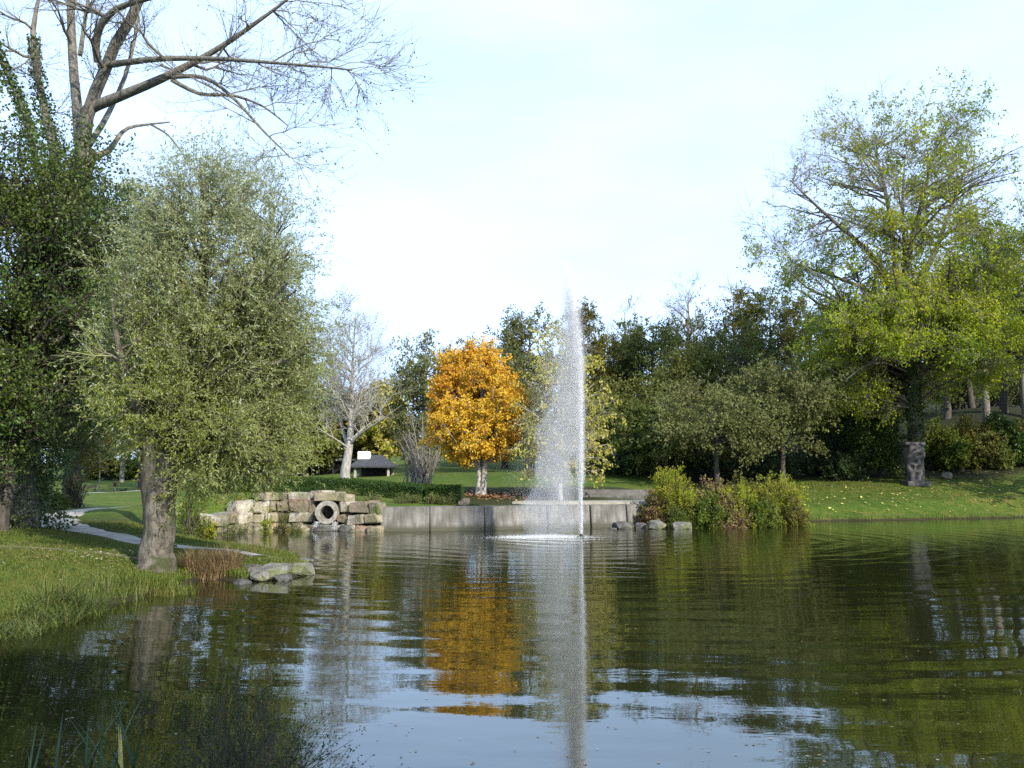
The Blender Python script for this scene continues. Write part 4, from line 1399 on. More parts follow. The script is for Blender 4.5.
# ------------------------------------------------------------------ fountain
def fountain():
    root = empty('fountain', (FOUNT[0], FOUNT[1], 0), 'tall white water jet with spray drifting left over the pond', 'fountain')
    P = np.array([[[0, 0, -0.5], [0, 0, 0.02], [0, 0, 0.04], [0, 0, 0.12], [0, 0, 0.13]]])
    Geo().add(*tubes(P, np.array([[0.16, 0.16, 0.07, 0.05, 0.02]]), 14)).build('nozzle', M['iron_dark'], root, True)
    r = np.random.default_rng(77)
    Hj, gq = 9.95, 9.8
    v0 = math.sqrt(2 * gq * Hj)

    def flight(n, tmin, tmax, a_lo, a_hi, s0, s1, vlo, vhi, power=1.0):
        m_c = max(1, n // 22)
        ci = r.integers(0, m_c, n)                     # droplets travel in ragged clumps
        loose = r.uniform(0, 1, n) < 0.45
        t = np.where(loose, r.uniform(0, 1, n), r.uniform(0, 1, m_c)[ci])
        t = tmin + (tmax - tmin) * t ** power
        v = v0 * np.where(loose, r.uniform(vlo, vhi, n), r.uniform(vlo, vhi, m_c)[ci])
        T = 2 * v / gq
        t = t * T
        z = v * t - 0.5 * gq * t * t
        a = np.where(loose, r.uniform(a_lo, a_hi, n), r.uniform(a_lo, a_hi, m_c)[ci])
        ph = t
        dx = -0.5 * a * ph * ph - 0.03 * ph
        s = s0 + s1 * t
        sc = np.where(loose, 1.0, 0.35)
        ox, oy = np.where(loose, 0, r.normal(size=m_c)[ci]), np.where(loose, 0, r.normal(size=m_c)[ci])
        zz_ = z + 0.1 + np.where(loose, 0, r.normal(size=n) * 0.10 * np.minimum(1, z))
        return np.stack([dx + (r.normal(size=n) * sc + ox) * s, (r.normal(size=n) * sc + oy) * s + 0.15 * dx * r.uniform(-1, 1, n), np.maximum(zz_, 0.03)], 1)
    # the rising rod of water
    core = np.concatenate([flight(70000, 0.0, 0.24, 0.45, 0.62, 0.03, 0.06, 0.97, 1.0), flight(100000, 0.06, 0.42, 0.34, 0.66, 0.05, 0.13, 0.84, 1.0, 0.85),
                           flight(26000, 0.2, 0.48, 0.42, 0.62, 0.04, 0.075, 0.93, 1.0), flight(5000, 0.34, 0.52, 0.45, 0.58, 0.03, 0.035, 0.99, 1.045)])
    Geo().add(*drops(core, r.uniform(0.004, 0.009, len(core)))).build('jet', M['spray'], root, True)
    veil = np.concatenate([flight(95000, 0.40, 0.99, 0.25, 0.80, 0.05, 0.09, 0.66, 0.95, 1.15), flight(70000, 0.28, 0.97, 0.30, 1.10, 0.08, 0.13, 0.56, 0.88)])
    veil = veil[veil[:, 2] > 0.02]
    Geo().add(*drops(veil, r.uniform(0.0025, 0.006, len(veil)))).build('spray', M['spray'], root, True)
    # fine mist hanging in the falling side of the plume
    zs = np.linspace(0.15, 7.6, 26)
    cx = np.interp(zs, [0, 2, 4, 6, 8, 9], [-1.25, -1.05, -0.85, -0.65, -0.5, -0.45])
    rx = np.interp(zs, [0, 1, 3, 5, 6.5, 7.6], [0.95, 0.98, 0.88, 0.60, 0.30, 0.06])
    aa = np.linspace(0, 2 * math.pi, 24, endpoint=False)
    wob = 1 + 0.22 * np.sin(2 * aa[None, :] + zs[:, None] * 1.9) + 0.12 * np.sin(zs[:, None] * 4.1 + aa[None, :]) + 0.10 * np.sin(5 * aa[None, :] - zs[:, None] * 2.1)
    V = np.stack([cx[:, None] + rx[:, None] * wob * np.cos(aa), 0.9 * rx[:, None] * wob * np.sin(aa), np.broadcast_to(zs[:, None], wob.shape)], -1)
    i = np.arange(26 * 24).reshape(26, 24)
    q = np.stack([i[:-1], np.roll(i[:-1], -1, 1), np.roll(i[1:], -1, 1), i[1:]], -1).reshape(-1, 4)
    caps = [[k, (k + 1) % 24, n_c, n_c] for n_c in ()]
    me_ = bpy.data.meshes.new('mist')
    me_.from_pydata([tuple(v) for v in V.reshape(-1, 3)], [], [tuple(int(x) for x in f) for f in q] + [tuple(int(x) for x in i[0][::-1]), tuple(int(x) for x in i[-1])])
    link_mesh('mist', me_, M['mist'], root)
    n = 10000
    x = -1.45 + r.normal(size=n) * 0.75
    y = r.normal(size=n) * 0.5
    z = np.abs(r.normal(size=n)) * 0.05 * np.exp(-((x + 1.2) / 1.2) ** 2) + 0.004
    Geo().add(*drops(np.stack([x, y, z], 1), r.uniform(0.004, 0.008, n))).build('splash', M['spray'], root, True)


fountain()

# ================================================================== TREES
# ---- willow on the near bank
wb = at(156, 561, 20.0)
wb[2] = hz(wb[0], wb[1])
wc = lambda px, py, dy=0.0: at(px, py, 20.0 + dy)
limbs = [[wb - [0, 0, 0.3], wc(158, 530), wc(166, 480), wc(176, 440)],
         [wc(168, 470), wc(165, 430, 0.1), wc(150, 370, 0.5), wc(142, 290, 0.8), wc(150, 200, 1.0)],
         [wc(174, 450), wc(186, 400, -0.3), wc(200, 330, -0.6), wc(205, 250, -0.8), wc(200, 160, -0.8)],
         [wc(174, 450), wc(205, 400, 0.3), wc(240, 340, 0.6), wc(262, 270, 0.8), wc(275, 205, 0.8)],
         [wc(168, 452), wc(140, 410, -0.8), wc(120, 360, -1.3), wc(112, 300, -1.5)],
         [wc(176, 440), wc(212, 415, 0.9), wc(255, 385, 1.3), wc(295, 340, 1.4)]]
lr = [[0.52, 0.40, 0.345, 0.325, 0.315, 0.31, 0.305, 0.30], [0.22, 0.19, 0.13, 0.08, 0.02], [0.24, 0.19, 0.13, 0.08, 0.02], [0.22, 0.16, 0.11, 0.07, 0.02], [0.16, 0.11, 0.07, 0.02], [0.13, 0.09, 0.06, 0.02]]
r_ = np.random.default_rng(101)
wcen = wc(205, 330)
tg = np.concatenate([targets(r_, wc(208, 330), wc(0, 455)[2], wc(0, 168)[2], [(0, 1.55), (0.15, 2.0), (0.35, 2.3), (0.6, 2.15), (0.8, 1.75), (0.93, 1.4), (1, 0.9)], 290, 1.0, 0.95, 0.2, 0.22),
                     targets(r_, wc(285, 330), wc(0, 460)[2], wc(0, 235)[2], [(0, 0.5), (0.4, 0.8), (0.7, 0.7), (1, 0.2)], 40, 1.0, 1.2, 0.1, 0.1),
                     targets(r_, wc(240, 450), wc(0, 486)[2], wc(0, 430)[2], [(0, 0.9), (0.5, 1.3), (1, 1.4)], 50, 1.0, 1.0, 0.12, 0.12)])
wz0, wz1 = wc(0, 420)[2], wc(0, 170)[2]


def willow_bare(p):
    gap = np.sin(2.3 * p[:, 0] + 1.5 * p[:, 2]) * np.sin(2.0 * p[:, 1] - 2.2 * p[:, 2] + 1)
    return np.clip(0.02 + 0.40 * np.clip((p[:, 2] - wz0) / (wz1 - wz0), 0, 1.2) + np.where(gap < -0.25, 0.30, 0), 0, 0.8)


def willow_silver(p):
    return np.clip((p[:, 2] - wz0 + 0.35 * np.maximum(p[:, 0] - wb[0] - 1, 0)) / (wz1 - wz0) * 1.0, 0.05, 0.9)


build_tree('willow_tree', 'broad silvery green willow on the near left bank, rough leaning trunk', wb, limbs, lr, tg, M['bark_willow'], M['leaf_willow'], 11, n2=6, n3=6, nl=15, skip=1, twig_mat=M['twig_olive'], leaf2=M['leaf_silver'], leaf2_fn=willow_silver, bare_fn=willow_bare,
           l2=(0.4, 1.0), l3=(0.3, 0.75), leaf=(0.078, 0.027), up2=0.45, up3=0.1, droop=0.25, rise=0.9, sag=0.03, sides=18, tip=0.006, spread=0.03, follow=0.7, l3_r=0.002, cat='willow', tmin=0.1)

# ---- great bare poplar with ivy, far left
pb = on_ground(18, 28.5)
pc = lambda px, py, dy=0.0: at(px, py, 28.5 + dy)
limbs = [[pb - [0, 0, 0.4], pc(24, 440), pc(40, 330), pc(68, 230), pc(86, 150)],
         [pc(84, 170), pc(76, 110, 0.5), pc(72, 50, 0.8), pc(70, -30, 1.0), pc(74, -140, 1.2)],
         [pc(78, 220), pc(84, 120, -0.3), pc(105, 65, -0.8), pc(125, 30, -1.2), pc(150, -20, -1.8), pc(175, -110, -2.4)],
         [pc(98, 62, -0.7), pc(94, 35, -1.2), pc(112, 8, -1.8), pc(150, -2, -2.4), pc(200, -18, -3.0)],
         [pc(100, 66, -0.7), pc(140, 60, -1.6), pc(190, 57, -2.4), pc(265, 62, -3.4), pc(330, 67, -4.0), pc(352, 70, -4.3)],
         [pc(84, 112, -0.2), pc(120, 96, -0.8), pc(165, 78, -1.4), pc(215, 52, -2.0), pc(258, 22, -2.4), pc(300, -10, -3.0)],
         [pc(168, 77, -1.4), pc(205, 75, -1.8), pc(235, 98, -2.4), pc(262, 130, -2.8), pc(290, 157, -3.2)],
         [pc(172, 80, -1.4), pc(200, 96, -1.6), pc(232, 94, -2.0), pc(262, 104, -2.2), pc(288, 126, -2.4)],
         [pc(88, 160), pc(112, 150, 0.8), pc(122, 128, 1.4), pc(150, 124, 2.0), pc(170, 122, 2.3)],
         [pc(150, 124, 2.0), pc(168, 134, 2.2), pc(184, 155, 2.4), pc(190, 172, 2.5)],
         [pc(66, 235), pc(54, 150, 0.6), pc(38, 80, 0.9), pc(30, 30, 1.1), pc(46, -30, 1.3)],
         [pc(58, 262), pc(38, 170, -0.8), pc(22, 100, -1.4), pc(8, 80, -1.8), pc(-10, 30, -2.2)],
         [pc(52, 276), pc(28, 230, -1.2), pc(5, 190, -2.2), pc(-40, 140, -3.0)],
         [pc(80, 55, 0.7), pc(85, 20, 0.9), pc(92, -30, 1.2)],
         [pc(86, 150), pc(112, 110, 1.8), pc(132, 60, 2.6), pc(140, 0, 3.2), pc(150, -80, 3.6)]]
lr = [[0.62, 0.50, 0.44, 0.40, 0.34], [0.24, 0.20, 0.17, 0.14, 0.05], [0.34, 0.28, 0.24, 0.20, 0.16, 0.05], [0.16, 0.14, 0.11, 0.09, 0.03], [0.14, 0.12, 0.10, 0.075, 0.05, 0.03],
      [0.24, 0.20, 0.16, 0.11, 0.08, 0.03], [0.10, 0.08, 0.06, 0.045, 0.02], [0.09, 0.075, 0.06, 0.04, 0.015], [0.16, 0.12, 0.09, 0.06, 0.03], [0.05, 0.04, 0.03, 0.012],
      [0.26, 0.20, 0.16, 0.12, 0.04], [0.22, 0.17, 0.12, 0.09, 0.04], [0.18, 0.12, 0.08, 0.03], [0.10, 0.08, 0.03], [0.14, 0.11, 0.08, 0.05, 0.02]]
lr = [lr[0]] + [[q * 0.78 for q in l_] for l_ in lr[1:]]
r_ = np.random.default_rng(55)
tg = np.concatenate([targets(r_, pc(215, 40, -2.2), pc(0, 150)[2], pc(0, -90)[2], [(0, 2.6), (0.4, 4.6), (0.7, 4.4), (1, 2.5)], 46, 1.0, 0.7, 0.2, 0.1),
                     targets(r_, pc(60, 40, 0), pc(0, 140)[2], pc(0, -150)[2], [(0, 1.5), (0.4, 3.0), (1, 2.6)], 34, 1.0, 1.0, 0.2, 0.1),
                     np.stack([pc(x, y, -3.6 + d_) for x, y, d_ in [(378, 58, 0), (395, 72, 0.3), (365, 78, -.2), (340, 40, .4), (310, 20, .6), (350, 20, .2), (372, 40, .3), (300, 165, .4), (275, 150, .5), (330, 95, 0), (360, 92, .2), (318, 118, .3), (250, 160, .9)]])])
build_tree('poplar_tree', 'huge nearly bare tree at the far left with long branches over the willow', pb, limbs, lr, tg, M['bark_grey'], M['leaf_olive'], 21, n2=8, n3=5, nl=1,
           l2=(0.6, 1.9), l3=(0.3, 0.9), leaf=(0.07, 0.05), up2=0.2, up3=0.2, rise=0.35, sag=0.03, bare=0.55, sides=14, tip=0.016, l3_r=0.006, tmin=0.3, ang=(0.35, 0.95),
           ivy=[(0, 0.4, pc(0, 235)[2], 26000, 1.05), (10, pc(0, 260)[2], pc(0, 20)[2], 2600, 0.32), (11, pc(0, 260)[2], pc(0, 60)[2], 2600, 0.42), (12, pc(0, 270)[2], pc(0, 130)[2], 2600, 0.5), (2, pc(0, 225)[2], pc(0, 150)[2], 1200, 0.16)])

# ---- dark trees filling the left edge
simple_tree('dark_tree', 'dense dark leafy tree at the left edge under the bare branches', -6, 25.5, 150, [(0, 0.5), (0.2, 0.85), (0.6, 1.0), (0.85, 0.85), (1, 0.35)], M['bark_dark'], M['leaf_dark'], 31, 0.20, 92, 0.28, 170, 5, 4, 9, (0.10, 0.075), spread=0.08, multi=2, lean=1.25)
simple_tree('dark_tree', 'second dark leafy tree cut off by the left edge, small leaves', -40, 24.0, 70, [(0, 0.8), (0.4, 1.0), (0.8, 0.8), (1, 0.3)], M['bark_dark'], M['leaf_dark'], 32, 0.12, 70, 0.25, 110, 5, 4, 8, (0.10, 0.075), spread=0.08)
simple_tree('dark_tree', 'dark tree rising between the willow crown and the ivy clad trunk', 153, 33, 185, [(0, 0.5), (0.25, 0.9), (0.6, 1.0), (0.85, 0.8), (1, 0.3)], M['bark_dark'], M['leaf_dark'], 37, 0.26, 52, 0.22, 120, 5, 4, 9, (0.12, 0.085), spread=0.08, lean=-1.5)
simple_tree('brushy_tree', 'brown brushy trunk with suckers beside the path bend on the left', 72, 44, 385, OVAL, M['bark_grey'], M['leaf_olive'], 33, 0.30, 42, 0.42, 60, 4, 4, 5, (0.16, 0.09), multi=3)
shrub('sucker_shrub', 'bushy brown green shoots around the foot of the brushy trunk', 76, 43.0, 448, 20, 'leaf_olive', 34, 40, 5, 4, leaf=(0.12, 0.05), group='shrubs under the left trees', up=0.7)
for k, (lb, px, Y, ty, hw, mt) in enumerate([('dark shrub at the left edge above the shaded lawn', -10, 31, 462, 42, 'leaf_dark'), ('low dark shrub where the gravel path leaves the left edge', 22, 37, 484, 34, 'leaf_dark'),
                                             ('dark broad shrub behind the path under the left trees', 18, 41, 440, 46, 'leaf_shade'), ('green low shrub between path and brushy trunk', 52, 39, 494, 18, 'leaf_mid'),
                                             ('dark tall shrub deep under the left trees', -30, 36, 400, 55, 'leaf_shade')]):
    shrub('shrub', lb, px, Y, ty, hw, mt, 200 + k, 50, 9, 6, leaf=(0.12, 0.08), group='shrubs under the left trees')
simple_tree('slim_tree', 'slim dark trunked young tree on the far lawn right of the walking person', 141, 108, 405, EGG, M['bark_dark'], M['leaf_olive'], 36, 0.42, 24, 0.16, 40, 4, 3, 7, (0.30, 0.2))

for k, (px, w) in enumerate([(92, 'leftmost of'), (108, 'second in'), (124, 'middle of'), (138, 'fourth in')]):
    shrub('far_shrub', f'rounded shrub closing the far left lawn, {w} its row from the left', px, 150, 452 - 3 * (k % 2), 11, 'leaf_fir' if k % 2 else 'leaf_mid', 700 + k, 40, 9, 5, leaf=(0.45, 0.3), group='far shrubs closing the left lawn')
# ---- far row beyond the lawn, left half
row = [('yellowing tree at the far end of the left lawn', 92, 165, 424, 26, 'leaf_gold', EGG), ('green round tree beyond the lamp post', 122, 140, 330, 36, 'leaf_mid', ROUND), ('dark tree behind the willow trunk on the far lawn', 160, 120, 300, 40, 'leaf_olive', ROUND),
       ('olive tree behind the left side of the willow crown', 205, 100, 318, 44, 'leaf_olive', ROUND), ('green tree behind the willow crown above the hedge', 246, 92, 305, 42, 'leaf_mid', ROUND),
       ('pale trunked olive tree behind the hedge left part', 284, 88, 345, 32, 'leaf_olive', EGG), ('brownish tree left of the bare white tree', 306, 84, 398, 30, 'leaf_brown', EGG),
       ('green gold tree just right behind the bare white tree', 356, 96, 400, 26, 'leaf_gold', ROUND), ('yellow topped tree between white tree and orange tree', 384, 90, 386, 22, 'leaf_yellow', EGG),
       ('dark tree far behind the hut roof', 345, 130, 408, 34, 'leaf_fir', ROUND), ('far dark tree at the left frame edge', 24, 170, 320, 50, 'leaf_fir', ROUND), ('far green tree left of the yellowing tree', 66, 160, 330, 40, 'leaf_mid', ROUND)]
for k, (lb, px, Y, ty, hw, lm, pf) in enumerate(row):
    simple_tree('park_tree', lb, px, Y, ty, pf, M['bark_pale' if k in (5, 3) else 'bark_grey'], M[lm], 300 + k, 0.14, hw, 0.28, 75, 4, 3, 10, (0.42, 0.28), group='trees beyond the left lawn', twigs=False)
simple_tree('park_tree', 'tall grey green tree behind the left side of the orange tree', 424, 76, 333, [(0, 0.6), (0.25, 0.95), (0.5, 0.9), (0.75, 0.65), (1, 0.12)], M['bark_grey'], M['leaf_greygreen'], 320, 0.12, 38, 0.3, 90, 4, 4, 8, (0.24, 0.15))
shrub('bare_shrub', 'dark leafless twiggy shrub on the lawn left of the orange tree', 420, 57, 405, 34, 'leaf_brown', 40, 46, 1, 6, 4, leaf=(0.1, 0.06), mat='bark_mauve', up=0.5, prof=[(0, 0.3), (0.4, 0.8), (0.75, 1.0), (1, 0.5)])

# ---- bare pale tree
bb = on_ground(345, 60)
bc = lambda px, py, dy=0.0: at(px, py, 60 + dy)
limbs = [[bb - [0, 0, 0.3], bc(346, 462), bc(349, 445), bc(351, 425), bc(352, 380), bc(354, 340), bc(356, 312)],
         [bc(348, 447), bc(341, 425, 1), bc(336, 395, 1.6), bc(330, 355, 2), bc(330, 325, 2.2)],
         [bc(349, 445), bc(362, 432, -1), bc(382, 420, -2), bc(402, 405, -3)],
         [bc(348, 448), bc(334, 438, -1.5), bc(320, 430, -2.5), bc(306, 418, -3)],
         [bc(351, 425), bc(360, 398, -.6), bc(368, 365, -1), bc(372, 335, -1.2)]]
lr = [[0.36, 0.27, 0.20, 0.13, 0.09, 0.05, 0.02], [0.12, 0.09, 0.06, 0.04, 0.02], [0.11, 0.07, 0.05, 0.02], [0.09, 0.06, 0.04, 0.02], [0.09, 0.06, 0.04, 0.02]]
tg = targets(np.random.default_rng(8), bc(350, 380), bc(0, 425)[2], bc(0, 303)[2], [(0, 2.6), (0.35, 3.1), (0.7, 2.6), (0.9, 1.7), (1, 0.8)], 120, 1.0, 1.0, 0.1, 0.1)
build_tree('bare_tree', 'pale leafless tree with forked whitish trunk above the hedge', bb, limbs, lr, tg, M['bark_pale'], M['leaf_greygreen'], 61, n2=6, n3=5, nl=1, l2=(0.6, 1.5), l3=(0.4, 1.0), leaf=(0.12, 0.07), up2=0.5, up3=0.4, rise=0.9, bare=0.6, sides=12, tip=0.018, l3_r=0.009)

# ---- orange maple
ob = on_ground(483, 48)
oc = lambda px, py, dy=0.0: at(px, py, 48 + dy)
limbs = [[ob - [0, 0, 0.3], oc(484, 470), oc(486, 450), oc(482, 400), oc(480, 350)], [ob - [0.30, 0.1, 0.3], oc(479.5, 470), oc(478, 450), oc(470, 410, -.4), oc(462, 375, -.5)]]
lr = [[0.20, 0.14, 0.12, 0.09, 0.02], [0.15, 0.10, 0.085, 0.06, 0.02]]
r_ = np.random.default_rng(71)
tg = np.concatenate([targets(r_, oc(476, 410), oc(0, 458)[2], oc(0, 349)[2], [(0, 1.5), (0.15, 2.65), (0.35, 2.8), (0.6, 2.5), (0.8, 2.0), (0.93, 1.35), (1, 0.6)], 210, 1.0, 1.0, 0.2, 0.08),
                     targets(r_, oc(512, 428, 0.3), oc(0, 455)[2], oc(0, 385)[2], [(0, 0.6), (0.4, 1.1), (1, 0.5)], 34, 1.0, 1.0, 0.1, 0.1)])
build_tree('maple_tree', 'bright orange autumn tree with twin pale stems behind the basin wall', ob, limbs, lr, tg, M['bark_pale'], M['leaf_maple'], 72, n2=5, n3=5, nl=13, l2=(0.35, 0.8), l3=(0.2, 0.5), leaf=(0.125, 0.095), rise=0.8, tip=0.012, spread=0.06, sides=12)

# ---- young pale yellow tree behind the fountain
yb = on_ground(560, 46.5)
yc = lambda px, py, dy=0.0: at(px, py, 46.5 + dy)
limbs = [[yb - [0, 0, 0.3], yc(560, 470), yc(561, 430), yc(562, 380), yc(563, 335)]]
tg = targets(np.random.default_rng(81), yc(562, 410), yc(0, 478)[2], yc(0, 322)[2], [(0, 1.6), (0.2, 2.5), (0.5, 2.6), (0.75, 2.0), (0.92, 1.1), (1, 0.3)], 130, 1.0, 1.0, 0.12, 0.2)
build_tree('yellow_tree', 'pale yellow leaved tree with thin straight stem behind the fountain jet', yb, limbs, [[0.17, 0.12, 0.10, 0.06, 0.02]], tg, M['bark_pale'], M['leaf_yellow'], 82, n2=5, n3=4, nl=6, l2=(0.4, 1.0), l3=(0.25, 0.6), leaf=(0.16, 0.10), up2=-0.4, up3=-0.7, droop=0.5, rise=0.7, sag=0.12, bare=0.25, tip=0.012, sides=10)

# ---- wooded slope, centre and right
slope = [  # label, px, Y, top, half width, leaf, profile, crown_from, n1
    ('olive grey tree behind the left side of the fountain jet', 530, 72, 312, 38, 'leaf_greygreen', OVAL, 0.12, 100),
    ('olive tree top just right of the fountain jet', 585, 74, 312, 24, 'leaf_olive', OVAL, 0.15, 70),
    ('dark conifer with thinning tip right of the fountain', 626, 80, 318, 30, 'leaf_fir', CONE, 0.10, 80),
    ('broad dark brown green tree right of the pale yellow tree', 655, 76, 320, 36, 'leaf_fir', ROUND, 0.15, 90),
    ('yellowish green pointed tree right of the bare crown on the skyline', 738, 82, 288, 26, 'leaf_olive', EGG, 0.15, 80),
    ('dark olive tree on the skyline below the thin twigs', 775, 82, 296, 34, 'leaf_fir', ROUND, 0.12, 90),
    ('green dark tree behind the left branches of the big lime green tree', 815, 78, 303, 36, 'leaf_olive', ROUND, 0.12, 90),
    ('dark green tree filling behind the big lime green tree', 858, 80, 318, 40, 'leaf_dark', ROUND, 0.08, 90),
    ('brownish tree in front of the conifers right of the fountain', 632, 66, 388, 44, 'leaf_brown', FLAT, 0.25, 90),
    ('brown tinged spreading tree below the bare crown', 690, 70, 352, 46, 'leaf_brown', FLAT, 0.20, 100),
    ('dark spreading tree low behind the yellow green bush', 664, 62, 412, 44, 'leaf_fir', FLAT, 0.45, 70),
    ('grey green spreading tree with layered boughs above the shrubs', 722, 58, 396, 66, 'leaf_greygreen', FLAT, 0.52, 90),
    ('olive spreading tree with layered boughs over the right shrubs', 786, 60, 372, 56, 'leaf_greygreen', FLAT, 0.50, 90),
    ('dark round tree behind the layered trees', 740, 72, 330, 48, 'leaf_fir', ROUND, 0.12, 100),
    ('deep green tree left behind the ivy covered small tree', 838, 68, 372, 36, 'leaf_dark', ROUND, 0.12, 80),
    ('mid green tree filling the gap between conifer and broad dark tree', 690, 84, 318, 32, 'leaf_fir', ROUND, 0.10, 90),
    ('olive tree hidden mostly behind the orange tree crown', 463, 88, 350, 34, 'leaf_olive', ROUND, 0.06, 90),
    ('olive green tree low behind the right side of the fountain jet', 604, 78, 345, 30, 'leaf_olive', ROUND, 0.10, 90),
    ('grey olive tree between the orange tree and the fountain', 505, 84, 335, 28, 'leaf_greygreen', ROUND, 0.10, 80)]
for k, (lb, px, Y, ty, hw, lm, pf, cf, n1) in enumerate(slope):
    flat = pf is FLAT
    simple_tree('woodland_tree' if not pf is CONE else 'conifer_tree', lb, px, Y, ty, pf, M['bark_dark'], M[lm], 400 + k, cf, hw, 0.26, n1, 4, 4, 11, (0.20, 0.125), group='trees on the wooded slope', rise=0.15 if flat else 0.5, sag=0.04 if flat else 0.06, ang=(0.3, 0.8) if flat else (0.5, 1.1),
                multi=2 if flat else 1, trunk_to=0.75 if flat else 0.9, up2=-0.15 if flat else 0.25, up3=-0.2 if flat else 0.2, lump=0.28, twigs=False, layers=1.35 if flat else 0)
for k, (lb, px, Y, ty, hw) in enumerate([('thin bare crown standing above the dark trees on the skyline', 692, 88, 277, 28), ('sparse twiggy crown above the dark conifer right of the fountain', 627, 86, 297, 24), ('faint bare twigs above the yellowish pointed tree', 738, 90, 282, 18)]):
    simple_tree('bare_tree', lb, px, Y, ty, EGG, M['bark_mauve'], M['leaf_olive'], 450 + k, 0.35, hw, 0.22, 46, 5, 4, 1, (0.2, 0.12), group='bare trees on the skyline', up2=0.5, up3=0.4, rise=1.0, bare=0.6, tip=0.034, l3_r=0.014)

# dark undergrowth under the slope trees
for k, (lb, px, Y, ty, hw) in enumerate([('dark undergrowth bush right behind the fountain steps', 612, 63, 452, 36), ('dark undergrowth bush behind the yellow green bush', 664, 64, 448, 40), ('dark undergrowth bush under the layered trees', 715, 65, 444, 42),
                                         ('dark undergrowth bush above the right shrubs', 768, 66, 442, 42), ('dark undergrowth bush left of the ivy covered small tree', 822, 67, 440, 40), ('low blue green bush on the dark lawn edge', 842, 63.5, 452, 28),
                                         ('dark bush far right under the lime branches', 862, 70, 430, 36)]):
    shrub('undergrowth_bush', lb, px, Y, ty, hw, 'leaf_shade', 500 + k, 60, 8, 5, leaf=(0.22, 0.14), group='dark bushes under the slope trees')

# ---- big lime green tree on the right bank
rb = on_ground(913, 61.5)
rc = lambda px, py, dy=0.0: at(px, py, 61.5 + dy)
limbs = [[rb - [0, 0, 0.4], rc(917, 440), rc(912, 390), rc(903, 330), rc(900, 290)],
         [rc(902, 310), rc(880, 262, -1), rc(850, 235, -2), rc(815, 205, -3), rc(790, 180, -3.5)],
         [rc(901, 300), rc(893, 240, 1), rc(886, 190, 1.5), rc(872, 140, 2)],
         [rc(901, 295), rc(912, 240, -1), rc(926, 185, -2), rc(938, 138, -2.5)],
         [rc(902, 305), rc(930, 265, 1), rc(950, 210, 2), rc(972, 150, 3)],
         [rc(903, 325), rc(940, 300, -2), rc(980, 270, -3.5), rc(1010, 240, -4)],
         [rc(902, 315), rc(870, 290, 2), rc(830, 275, 3), rc(790, 262, 3.5)],
         [rc(908, 372), rc(885, 362, -3), rc(862, 366, -5), rc(846, 380, -6)],
         [rc(908, 360), rc(940, 350, -3), rc(970, 350, -5), rc(990, 370, -6)],
         [rc(903, 320), rc(905, 260, -3), rc(902, 205, -4.5), rc(905, 155, -5)]]
lr = [[0.55, 0.42, 0.38, 0.35, 0.30], [0.28, 0.22, 0.16, 0.10, 0.03], [0.26, 0.2, 0.13, 0.03], [0.26, 0.2, 0.13, 0.03], [0.26, 0.19, 0.12, 0.03], [0.22, 0.16, 0.1, 0.03], [0.2, 0.15, 0.1, 0.03], [0.10, 0.07, 0.04, 0.015], [0.10, 0.07, 0.04, 0.015], [0.2, 0.15, 0.1, 0.03]]
r_ = np.random.default_rng(91)
tg = np.concatenate([targets(r_, rc(892, 250), rc(0, 330)[2], rc(0, 106)[2], [(0, 7.5), (0.25, 9.6), (0.5, 9.3), (0.75, 8.2), (0.92, 6.8), (1, 5.2)], 330, 1.0, 0.85, 0.12, 0.12),
                     targets(r_, rc(905, 370, -1.5), rc(0, 392)[2], rc(0, 300)[2], [(0, 5.2), (0.3, 6.8), (0.7, 7.2), (1, 5.0)], 170, 1.0, 0.9, 0.2, 0.2),
                     targets(r_, rc(840, 395, -1.0), rc(0, 416)[2], rc(0, 340)[2], [(0, 1.4), (0.5, 2.4), (1, 2.0)], 40, 1.0, 1.0, 0.1, 0.2)])
tg = tg[~((np.abs(tg[:, 0] - rb[0]) < 2.4) & (tg[:, 2] < rc(0, 365)[2]) & (tg[:, 1] < rb[1] + 1))]
zl0, zl1 = rc(0, 330)[2], rc(0, 200)[2]


def bare_fn(p):
    u = np.clip((p[:, 2] - zl0) / (zl1 - zl0), 0, 1)
    c_ = np.clip((np.abs(p[:, 0] - rc(890, 0)[0]) - 2.0) / 5.0, 0, 1)
    gap = np.sin(0.9 * p[:, 0] + 0.7 * p[:, 2]) * np.sin(0.8 * p[:, 1] - 0.9 * p[:, 2] + 1)
    return np.clip(0.02 + 0.56 * u + 0.42 * c_ * u + np.where(gap < -0.35, 0.3, 0), 0, 0.98)


build_tree('ash_tree', 'large spreading yellow green tree with thinning twiggy top on the right bank', rb, limbs, lr, tg, M['bark_brown'], M['leaf_lime'], 92, n2=6, n3=6, nl=8, l2=(0.8, 2.0), l3=(0.5, 1.2), leaf=(0.22, 0.11), up2=0.25, up3=0.05, droop=0.3, rise=0.5,
           twig_mat=M['bark_mauve'], sides=14, tip=0.026, spread=0.12, l3_r=0.010, bare_fn=bare_fn, ivy=[(0, rc(0, 450)[2], rc(0, 360)[2], 6000, 0.13)], tmin=0.4)
simple_tree('ivy_tree', 'small dark ivy covered tree left of the grey sculpture', 882, 64, 392, [(0, 0.8), (0.4, 1.0), (0.8, 0.75), (1, 0.3)], M['bark_dark'], M['leaf_dark'], 95, 0.10, 22, 0.2, 70, 5, 4, 8, (0.18, 0.13))

